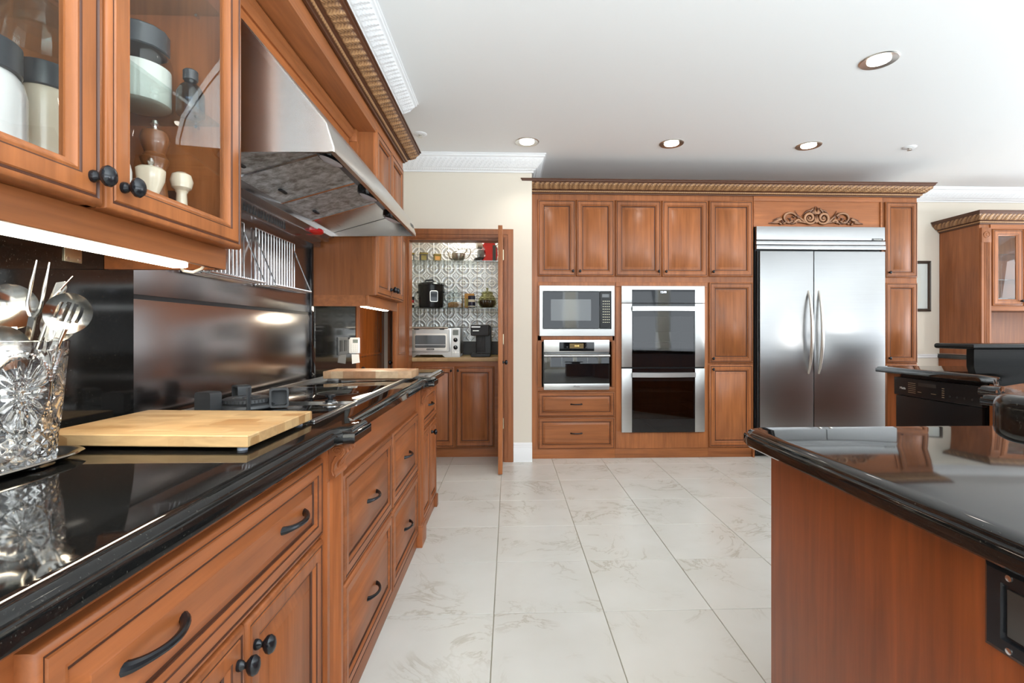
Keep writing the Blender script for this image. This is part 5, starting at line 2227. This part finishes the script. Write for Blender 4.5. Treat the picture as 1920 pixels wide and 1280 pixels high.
for i in range(4):
    part('button', MB(Md @ Matrix.Translation((-3.00 + .05 * i, .75, .030))).lathe([(.007, 0), (.007, .002), (0, .0025)], 12), 'matte_black', cp)

# hutch
hu = thing('hutch', 'cherry hutch with glazed door and carved cornice at the right', 'hutch', (5.4, 4.95, 0))
HX0, HX1, HYF = 4.705, 6.30, 4.760
HF = FR('S', 0, HYF, 0)
b = MB()
b.box(HX0, HX0 + .02, HYF, 5.215, .93, 2.24)
b.box(HX1 - .02, HX1, HYF, 5.215, .93, 2.24)
b.box(HX0 + .02, HX1 - .02, 5.195, 5.215, .93, 2.24)
b.box(HX0 + .02, HX1 - .02, HYF, 5.195, 2.20, 2.24)
b.box(HX0 + .02, HX1 - .02, HYF, 5.195, 1.375, 1.425)
part('upper_body', b, 'cherry_z', hu)
b = MB()
b.box(HX0 - .01, HX1 + .01, 4.64, 5.215, .0, .875)
part('base', b, 'base_cherry_z', hu)
b = MB()
b.box(HX0 - .03, HX1 + .03, 4.60, 5.215, .877, .925, bev=.01)
part('counter', b, 'black_granite', hu)
b = MB(HF)
sec = [(0, 0), (0, .022), (.018, .022)]
for i in range(3):
    a = .020 + i * .021
    for q in range(0, 7):
        th = math.pi * q / 6
        sec.append((a + .018 * (1 - math.cos(th)) / 2, .022 - .008 * math.sin(th)))
sec += [(.100, .022), (.100, 0)]
b.rings([[(HX0 + .004 + u_, .93, n_) for u_, n_ in sec], [(HX0 + .004 + u_, 2.055, n_) for u_, n_ in sec]])
b.box(HX0 + .004, HX0 + .104, 2.055, 2.20, 0, .024, bev=.002)
po = part('fluted_pilaster', b, 'cherry_z', hu)
b = MB(HF @ Matrix.Translation((HX0 + .054, 2.130, .024)))
b.lathe([(.032, 0), (.034, .004), (.028, .007), (.024, .003), (.014, .004), (.010, .008), (0, .009)], 24)
part('rosette', b, 'cherry_z', po)
b = MB(HF)
b.box(HX0 + .108, HX1, 2.190, 2.24, 0, .010)
b.box(HX0 + .108, HX1, 1.372, 1.418, 0, .012, bev=.003)
part('face_frame', b, 'cherry_x', hu)
for i in range(4):
    x_ = 4.829 + .318 * i
    d = glazed_door('door', hu, HF, x_, 1.423, .312, .762, 'cherry_z')
    knob(d, HF, x_ + (.288 if i % 2 == 0 else .024), 1.47, s=.8)
for z_ in (1.50, 1.69, 1.945):
    part('shelf', MB().box(HX0 + .022, HX1 - .022, 4.79, 5.19, z_ - .008, z_), 'shelf_glass', hu, smooth=0)
b = MB()
sweep(b, [(HX0 - .002, 5.21), (HX0 - .002, HYF - .008), (HX1, HYF - .008)], -1, 2.235, [(x_, z_ * 1.05) for x_, z_ in CORNICE], cornice_relief, .006)
part('carved_cornice', b, 'gilt_carving', hu, smooth=60)


def bowl(name, label, x, y, z, r, h, mat, group=None, cat='bowl'):
    b = MB(Matrix.Translation((x, y, z)))
    b.lathe([(r * .45, .0005), (r * .5, .004), (r * .8, h * .45), (r, h), (r * .96, h), (r * .74, h * .46), (r * .40, .008), (0, .007)], 28)
    single(name, b, mat, label, cat, (x, y, z), group=group)


bowl('glass_bowl', 'clear glass bowl on the middle shelf of the hutch', 4.985, 4.95, 1.69, .075, .065, 'white_ceramic')
bowl('glass_bowl', 'shallow white dish on the lowest shelf of the hutch', 4.985, 4.95, 1.50, .085, .035, 'white_ceramic')
b = MB(Matrix.Translation((4.985, 4.95, 1.945)))
b.lathe([(.03, .0005), (.032, .004), (.045, .03), (.050, .07), (.042, .09), (.034, .11), (.034, .12)], 24, cap1=False)
b.tube([(.046, 0, .10), (.075, 0, .09), (.078, 0, .06), (.048, 0, .04)], .006, 8)
single('glass_pitcher', b, 'white_ceramic', 'small white pitcher on the top shelf of the hutch', 'pitcher', (4.985, 4.95, 1.945))

# framed picture on the back wall, half behind the cabinet bank
pf = thing('framed_picture', 'dark framed picture on the wall between cabinets and hutch', 'picture', (4.33, ROOM_Y1, 1.39))
Mp = FR('S', 0, ROOM_Y1, 0)
b = MB(Mp)
fx0, fx1, fz0, fz1 = 4.10, 4.597, 1.385, 1.935
rs = []
for i_, d_ in ((0, 0), (0, .022), (.006, .028), (.014, .022), (.024, .026), (.030, .016), (.032, .008)):
    rs.append([(fx0 + i_, fz0 + i_, d_), (fx1 - i_, fz0 + i_, d_), (fx1 - i_, fz1 - i_, d_), (fx0 + i_, fz1 - i_, d_)])
b.rings(rs, cap1=False)
part('frame', b, 'frame_dark', pf)
part('mat', MB(Mp).box(fx0 + .03, fx1 - .03, fz0 + .03, fz1 - .03, .004, .010), 'mat_board', pf)
part('print', MB(Mp).box(fx0 + .10, fx1 - .105, fz0 + .10, fz1 - .10, .009, .0108), 'art_paper', pf)
part('glass_pane', MB(Mp).box(fx0 + .03, fx1 - .03, fz0 + .03, fz1 - .03, .013, .015), 'pane_glass', pf, smooth=0)

# ================================================================== CEILING FITTINGS
DL = [(.148, 4.04, 'recessed downlight in front of the pantry wall, leftmost of the far row'),
      (1.347, 4.032, 'recessed downlight above the double oven, middle of the far row'),
      (2.511, 4.037, 'recessed downlight above the refrigerator, right end of the far row'),
      (2.130, 2.759, 'large recessed downlight nearest the camera, upper right')]
for x_, y_, lab in DL:
    t = thing('downlight', lab, 'ceiling light', (x_, y_, CEIL), group='recessed ceiling lights')
    Mc = FR('D', x_, y_, CEIL)
    b = MB(Mc)
    b.lathe([(.100, 0), (.100, .003), (.094, .007), (.088, .006), (.060, .0015), (.058, .0012)], 36, cap1=False)
    part('trim_ring', b, 'nickel', t)
    part('bulb', MB(Mc).lathe([(.060, .0005), (.058, .006), (.040, .011), (0, .013)], 28), 'bulb', t)
    light('downlight_and_fill', 'SPOT', (x_, y_, CEIL - .03), 14 if y_ > 3 else 6, SOFT_WHITE, (0, 0, 0), spot_size=math.radians(118), spot_blend=.7, shadow_soft_size=.06)
for x_, y_ in ((.2, 1.4), (.2, -.6), (2.1, -.6), (4.4, 2.75), (4.4, .4), (.2, -2.6), (3.4, -2.6)):  # further unseen spots without fittings, added for even fill
    light('downlight_and_fill', 'SPOT', (x_, y_, CEIL - .03), 4, SOFT_WHITE, (0, 0, 0), spot_size=math.radians(118), spot_blend=.7, shadow_soft_size=.06)
for x_, y_, lab in ((-.700, 3.908, 'white ceiling sprinkler near the left cornice'), (3.385, 4.042, 'white ceiling sprinkler right of the downlights')):
    t = thing('sprinkler', lab, 'sprinkler', (x_, y_, CEIL))
    Mc = FR('D', x_, y_, CEIL)
    part('escutcheon', MB(Mc).lathe([(.052, 0), (.052, .003), (.045, .008), (.024, .010)], 28), 'white_trim', t)
    b = MB(Mc)
    b.lathe([(.016, .008), (.016, .014), (.006, .016), (.006, .024), (.018, .025), (.018, .027), (0, .028)], 16)
    part('sprinkler_head', b, 'nickel', t)

# ================================================================== CRYSTAL VASE, TRAY AND UTENSILS
VX, VY = -.890, .915
ty = thing('silver_tray', 'silver tray under the crystal vase on the black worktop', 'tray', (VX - .03, VY - .05, CT))
b = MB(Matrix.Translation((-.925, .862, CT)))
n = 56


def tray_ring(s, z, lobe=0.0):
    out = []
    for i in range(n):
        a = 2 * math.pi * i / n
        c_, s_ = math.cos(a), math.sin(a)
        rx, ry = .100 * s, .178 * s
        e = 2 / 3.4
        l = 1 + lobe * math.cos(a * 14)
        out.append((rx * l * math.copysign(abs(c_) ** e, c_), ry * l * math.copysign(abs(s_) ** e, s_), z))
    return out


b.rings([tray_ring(.55, .0008), tray_ring(.80, .001), tray_ring(.86, .004), tray_ring(.93, .010), tray_ring(.985, .012, .006), tray_ring(1.0, .0135, .010), tray_ring(.985, .016, .008), tray_ring(.96, .0155, .004), tray_ring(.90, .012), tray_ring(.84, .006), tray_ring(.78, .0035), tray_ring(.5, .0035)])
part('tray_body', b, 'silver', ty, smooth=50)

vs = thing('crystal_vase', 'cut crystal vase full of serving utensils at the left edge', 'vase', (VX, VY, CT + .004))
VB = CT + .0042
VH = .226


def cut(a, t):
    """depth of the cuts: band of diamonds below, big stars with arcs above"""
    if t > .93:
        return 0.0
    u = a / (2 * math.pi)
    if t < .30:
        p = (u * 18 + t * 11) % 1.0
        q = (u * 18 - t * 11) % 1.0
        return .0026 * (1 - min(abs(p - .5), abs(q - .5)) * 2) * (0.4 if t < .03 else 1)
    f = (u * 5) % 1.0 - .5
    x, y = f * 2 * 1.0, (t - .60) / .30
    r_ = math.hypot(x * 1.05, y)
    if r_ < .92:
        ang = math.atan2(y, x)
        return .0030 * (0.5 + 0.5 * math.cos(ang * 14)) ** 2 * min(1, r_ * 4) * (1 - .5 * r_)
    if r_ < 1.04:
        return .0040
    return .0022 * (0.5 + 0.5 * math.cos((abs(x) * 5 + y * 2) * 3)) ** 3


b = MB(Matrix.Translation((VX, VY, VB)))
na, nz = 220, 110
rings = []
for j in range(nz + 1):
    t = j / nz
    R_ = .058 + .018 * t ** 1.1
    rings.append([((R_ - cut(2 * math.pi * i / na, t)) * math.cos(2 * math.pi * i / na), (R_ - cut(2 * math.pi * i / na, t)) * math.sin(2 * math.pi * i / na), VH * t) for i in range(na)])
for r_, z_ in ((.0750, VH + .001), (.0722, VH), (.069, VH * .9), (.062, VH * .5), (.053, .026), (.044, .018), (.02, .016)):
    rings.append([(r_ * math.cos(2 * math.pi * i / na), r_ * math.sin(2 * math.pi * i / na), z_) for i in range(na)])
b.rings(rings)
part('cut_glass', b, 'crystal', vs, smooth=25)


def utensil(name, label, base, head, roll, make, group=None):
    """local: y along the utensil from grip (0) to head, x across, z the hollow side"""
    base, head = Vector(base), Vector(head)
    yv = (head - base).normalized()
    ref = Vector((math.sin(roll), -math.cos(roll), 0))
    z = (ref - yv * ref.dot(yv)).normalized()
    x = yv.cross(z)
    M = Matrix(((x.x, yv.x, z.x, base.x), (x.y, yv.y, z.y, base.y), (x.z, yv.z, z.z, base.z), (0, 0, 0, 1)))
    make(name, label, M, (head - base).length, tuple(base), group)


def spoon_bowl(mb, L, lw, ll, depth, slots=0, th=.0016):
    """dished oval with real slots, two skins joined at the rim"""
    nx, ny = 36, 44

    def pt(u, v, side):
        x = lw * u * math.sqrt(max(0, 1 - v * v))
        y = L - ll + ll * v
        d = -depth * (1 - v * v) * (1 - u * u) * 1.0
        return (x, y, d + side * th)
    keep = []
    for i in range(nx):
        for j in range(ny):
            u = -1 + 2 * (i + .5) / nx
            v = -1 + 2 * (j + .5) / ny
            hole = False
            if slots:
                x = u * math.sqrt(max(0, 1 - v * v))
                for s_ in range(slots):
                    c_ = (-.45 + .9 * s_ / (slots - 1))
                    if abs(x - c_) < .085 and abs(v - .0) < .52 - .2 * abs(c_):
                        hole = True
            if not hole:
                keep.append((i, j))
    G = {}

    def vert(i, j, s_):
        k_ = (i, j, s_)
        if k_ not in G:
            G[k_] = mb.v(pt(-1 + 2 * i / nx, max(-.999, min(.999, -1 + 2 * j / ny)), s_))
        return G[k_]
    ks = set(keep)
    for i, j in keep:
        mb.face([vert(i, j, 1), vert(i + 1, j, 1), vert(i + 1, j + 1, 1), vert(i, j + 1, 1)])
        mb.face([vert(i, j, 0), vert(i, j + 1, 0), vert(i + 1, j + 1, 0), vert(i + 1, j, 0)])
        for di, dj, e in ((-1, 0, ((0, 0), (0, 1))), (1, 0, ((1, 1), (1, 0))), (0, -1, ((1, 0), (0, 0))), (0, 1, ((0, 1), (1, 1)))):
            if (i + di, j + dj) not in ks:
                (a, b_), (c_, d_) = e
                mb.face([vert(i + a, j + b_, 1), vert(i + c_, j + d_, 1), vert(i + c_, j + d_, 0), vert(i + a, j + b_, 0)])


def flat_handle(mb, y0, y1, w0, w1, th=.003):
    K = 12
    rings = []
    for i in range(K + 1):
        t = i / K
        w_ = w0 + (w1 - w0) * t
        y = y0 + (y1 - y0) * t
        z = .004 * math.sin(t * math.pi)
        rings.append([(-w_, y, z - th * .4), (w_, y, z - th * .4), (w_ * .8, y, z + th * .6), (-w_ * .8, y, z + th * .6)])
    mb.rings(rings)


def mk_spoon(slots=0, lw=.034, ll=.040, depth=.014, mat='silver'):
    def f(name, label, M, L, loc, group):
        t = thing(name, label, 'utensil', loc, group=group)
        b = MB(M)
        spoon_bowl(b, L, lw, ll, depth, slots)
        part('spoon_bowl', b, mat, t, smooth=60)
        b = MB(M)
        flat_handle(b, 0, L - 2 * ll + .004, .008, .0045)
        part('handle', b, mat, t)
    return f


def mk_fork(tines, spread, tl, curve=.0, r=.003):
    def f(name, label, M, L, loc, group):
        t = thing(name, label, 'utensil', loc, group=group)
        for i in range(tines):
            s_ = (-1 + 2 * i / (tines - 1)) * spread
            b = MB(M)
            b.tube([(s_ * .2, L - tl - .018, 0), (s_ * .8, L - tl - .006, 0), (s_, L - tl + .008, curve * .2), (s_, L - tl * .5, -curve * .3), (s_ * .95, L, -curve)], [r * 1.2, r * 1.3, r, r * .9, r * .4], 8)
            part('tine', b, 'silver', t)
        b = MB(M)
        flat_handle(b, 0, L - tl - .010, .007, .006, .004)
        part('handle', b, 'silver', t)
    return f


def mk_spatula(name, label, M, L, loc, group):
    t = thing(name, label, 'utensil', loc, group=group)
    b = MB(M)
    o = [(-.006, L - .075), (.006, L - .075), (.011, L - .055), (.010, L - .01), (.004, L), (-.008, L - .006), (-.010, L - .05)]
    b.rings([[(x_, y_, -.001) for x_, y_ in o], [(x_, y_, .001) for x_, y_ in o]])
    part('blade', b, 'silver', t)
    b = MB(M)
    b.tube([(0, 0, 0), (0, L * .5, 0), (0, L - .07, 0)], [.005, .0035, .003], 8)
    part('handle', b, 'silver', t)


def mk_rod(name, label, M, L, loc, group):
    t = thing(name, label, 'utensil', loc, group=group)
    b = MB(M)
    b.tube([(0, 0, 0), (0, L * .9, 0), (0, L, 0)], [.0028, .0028, .0034], 10)
    part('shaft', b, 'silver', t)
    b = MB(M)
    b.tube([(0, 0, 0), (0, .02, 0)], [.006, .004], 10)
    part('tip', b, 'silver', t)


vb = VB + .026
utensil('slotted_spoon', 'slotted serving spoon leaning right in the crystal vase', (VX - .015, VY + .005, vb), (VX + .094, VY + .020, 1.222), .62, mk_spoon(4, .034, .038, .012))
utensil('serving_fork', 'long two-tined carving fork standing tallest in the crystal vase', (VX - .02, VY + .02, vb), (VX + .040, VY + .010, 1.281), .1, mk_fork(2, .011, .085, .004, .0030))
utensil('salad_fork', 'curved serving fork behind the two-tined fork in the vase', (VX + .01, VY + .03, vb), (VX + .062, VY + .015, 1.257), -.9, mk_fork(3, .011, .060, .022, .0024))
utensil('serving_spoon', 'large rounded serving spoon at the left in the crystal vase', (VX + .02, VY + .02, vb), (VX - .030, VY + .02, 1.240), .8, mk_spoon(0, .038, .042, .016))
utensil('serving_spoon', 'small serving spoon tucked low behind the forks in the vase', (VX - .01, VY + .03, vb), (VX + .045, VY + .050, 1.200), .9, mk_spoon(0, .026, .034, .011))
utensil('ladle', 'round ladle with its bowl inside the crystal vase rim', (VX + .006, VY - .010, vb), (VX - .006, VY - .022, 1.163), .75, mk_spoon(0, .040, .040, .016))
utensil('pie_server', 'narrow serving blade among the forks in the crystal vase', (VX - .02, VY - .005, vb), (VX + .060, VY + .030, 1.247), .2, mk_spatula)
utensil('stirring_rod', 'thin metal rod leaning on the right rim of the crystal vase', (VX + .01, VY - .015, vb), (VX + .083, VY + .010, 1.157), 0, mk_rod)

# ================================================================== JARS BEHIND THE GLASS DOORS
GB = 1.392


def lidded_jar(name, label, x, y, z, r, h, body, lid, lid_h, cat='jar', sides=32, contents=None, ch=0.0):
    t = thing(name, label, cat, (x, y, z))
    T = Matrix.Translation((x, y, z))
    b = MB(T)
    b.lathe([(r * .90, .0006), (r, .006), (r, (h - lid_h) * .82), (r * .92, (h - lid_h) * .94), (r * .80, h - lid_h)], sides, cap1=body not in ('vessel_glass',))
    part('jar_body', b, body, t)
    if contents:
        b = MB(T)
        b.lathe([(r * .86, .004), (r * .95, .008), (r * .95, ch), (r * .5, ch * 1.08), (0, ch * 1.1)], sides)
        part('contents', b, contents, t)
    b = MB(T)
    b.lathe([(r * .86, h - lid_h), (r * .90, h - lid_h + .002), (r * .90, h - .003), (r * .86, h), (0, h)], 12 if lid == 'dark_lid' and sides == 30 else sides)
    part('lid', b, lid, t)
    return t


lidded_jar('storage_jar', 'glass jar of flour with dark octagonal lid on the glass shelf', -.885, 1.215, 1.690, .064, .185, 'vessel_glass', 'dark_lid', .050, sides=30, contents='flour', ch=.095)
lidded_jar('canister', 'large white canister with dark lid behind the left glass door', -.865, .825, GB, .064, .235, 'white_ceramic', 'dark_lid', .050, cat='canister')
lidded_jar('canister', 'cream canister with dark lid behind the left glass door, right of the white one', -.870, .955, GB, .046, .255, 'cream_ceramic', 'dark_lid', .045, cat='canister')
lidded_jar('storage_jar', 'small white jar with dark lid low behind the right glass door', -.850, 1.075, GB, .040, .185, 'white_ceramic', 'dark_lid', .055)
t = thing('capped_bottle', 'glass bottle with dark cap, its blue tint a painted window reflection, on the glass shelf beside the flour jar', 'bottle', (-.795, 1.258, 1.690))
T = Matrix.Translation((-.795, 1.258, 1.690))
b = MB(T)
b.lathe([(.028, .0006), (.031, .004), (.031, .055), (.024, .072), (.014, .082), (.013, .092)], 28)
part('bottle_body', b, 'reflection_blue_glass', t)
part('cap', MB(T).lathe([(.0155, .090), (.0165, .092), (.0165, .112), (.014, .115), (0, .115)], 20), 'dark_lid', t)
t = thing('pepper_mill', 'turned wooden pepper mill behind the right glass door', 'mill', (-.845, 1.205, GB))
b = MB(Matrix.Translation((-.845, 1.205, GB)))
b.lathe([(.034, .0006), (.036, .010), (.034, .020), (.036, .030), (.028, .075), (.023, .120), (.022, .150), (.028, .165), (.030, .172), (.024, .178)], 28)
part('mill_body', b, 'mill_wood', t)
b = MB(Matrix.Translation((-.845, 1.205, GB)))
b.lathe([(.022, .176), (.024, .180), (.020, .186), (.027, .205), (.030, .220), (.026, .236), (.014, .244), (0, .246)], 28)
part('mill_head', b, 'mill_wood', t)
part('finial', MB(Matrix.Translation((-.845, 1.205, GB))).lathe([(.005, .244), (.005, .250), (.009, .256), (.006, .264), (0, .266)], 14), 'nickel', t)
t = thing('salt_shaker', 'cream salt shaker with round head right of the pepper mill', 'shaker', (-.800, 1.232, GB))
b = MB(Matrix.Translation((-.800, 1.232, GB)))
b.lathe([(.024, .0006), (.025, .008), (.018, .030), (.012, .075), (.011, .098), (.014, .104)], 24)
part('shaker_body', b, 'cream_ceramic', t)
part('shaker_head', MB(Matrix.Translation((-.800, 1.232, GB))).lathe([(.010, .102), (.021, .112), (.0245, .128), (.020, .144), (.010, .150), (0, .151)], 24), 'cream_ceramic', t)
t = thing('sugar_pot', 'small cream pot with silver knob left of the pepper mill', 'pot', (-.800, 1.128, GB))
b = MB(Matrix.Translation((-.800, 1.128, GB)))
b.lathe([(.016, .0006), (.018, .006), (.013, .030), (.015, .070), (.026, .098), (.028, .122), (.024, .126), (0, .128)], 24)
part('pot_body', b, 'cream_ceramic', t)
part('knob', MB(Matrix.Translation((-.800, 1.128, GB))).lathe([(.007, .126), (.004, .132), (.008, .140), (.004, .148), (0, .149)], 14), 'nickel', t)
b = MB()
b.box(-.855, -.825, 1.262, 1.288, GB + .0005, GB + .115, bev=.003)
single('spice_tin', b, 'matte_black', 'small black tin at the right end of the cabinet, behind the shakers', 'tin', (-.84, 1.275, GB))
for i, (x_, y_, z_, lab) in enumerate(((-.86, .78, 1.690, 'upturned glass bowl on the shelf above the white canister'), (-.86, .94, 1.690, 'upturned glass bowl on the shelf above the cream canister'))):
    b = MB(Matrix.Translation((x_, y_, z_)))
    b.lathe([(.066, .0006), (.068, .003), (.060, .040), (.040, .066), (.022, .074), (.024, .080), (.020, .080), (0, .076)], 32, cap0=False)
    single('glass_bowl', b, 'vessel_glass', lab, 'bowl', (x_, y_, z_))
for i, (x_, y_, lab) in enumerate(((-.82, 1.10, 'clear tumbler on the top glass shelf, nearer the door gap'), (-.82, 1.21, 'clear tumbler on the top glass shelf, nearer the hood'))):
    b = MB(Matrix.Translation((x_, y_, 1.975)))
    b.lathe([(.028, .0006), (.030, .003), (.036, .10), (.034, .10), (.028, .010), (0, .009)], 28)
    single('tumbler', b, 'vessel_glass', lab, 'tumbler', (x_, y_, 1.975))

for o in bpy.data.objects:
    if 'wl' in o:
        del o['wl']
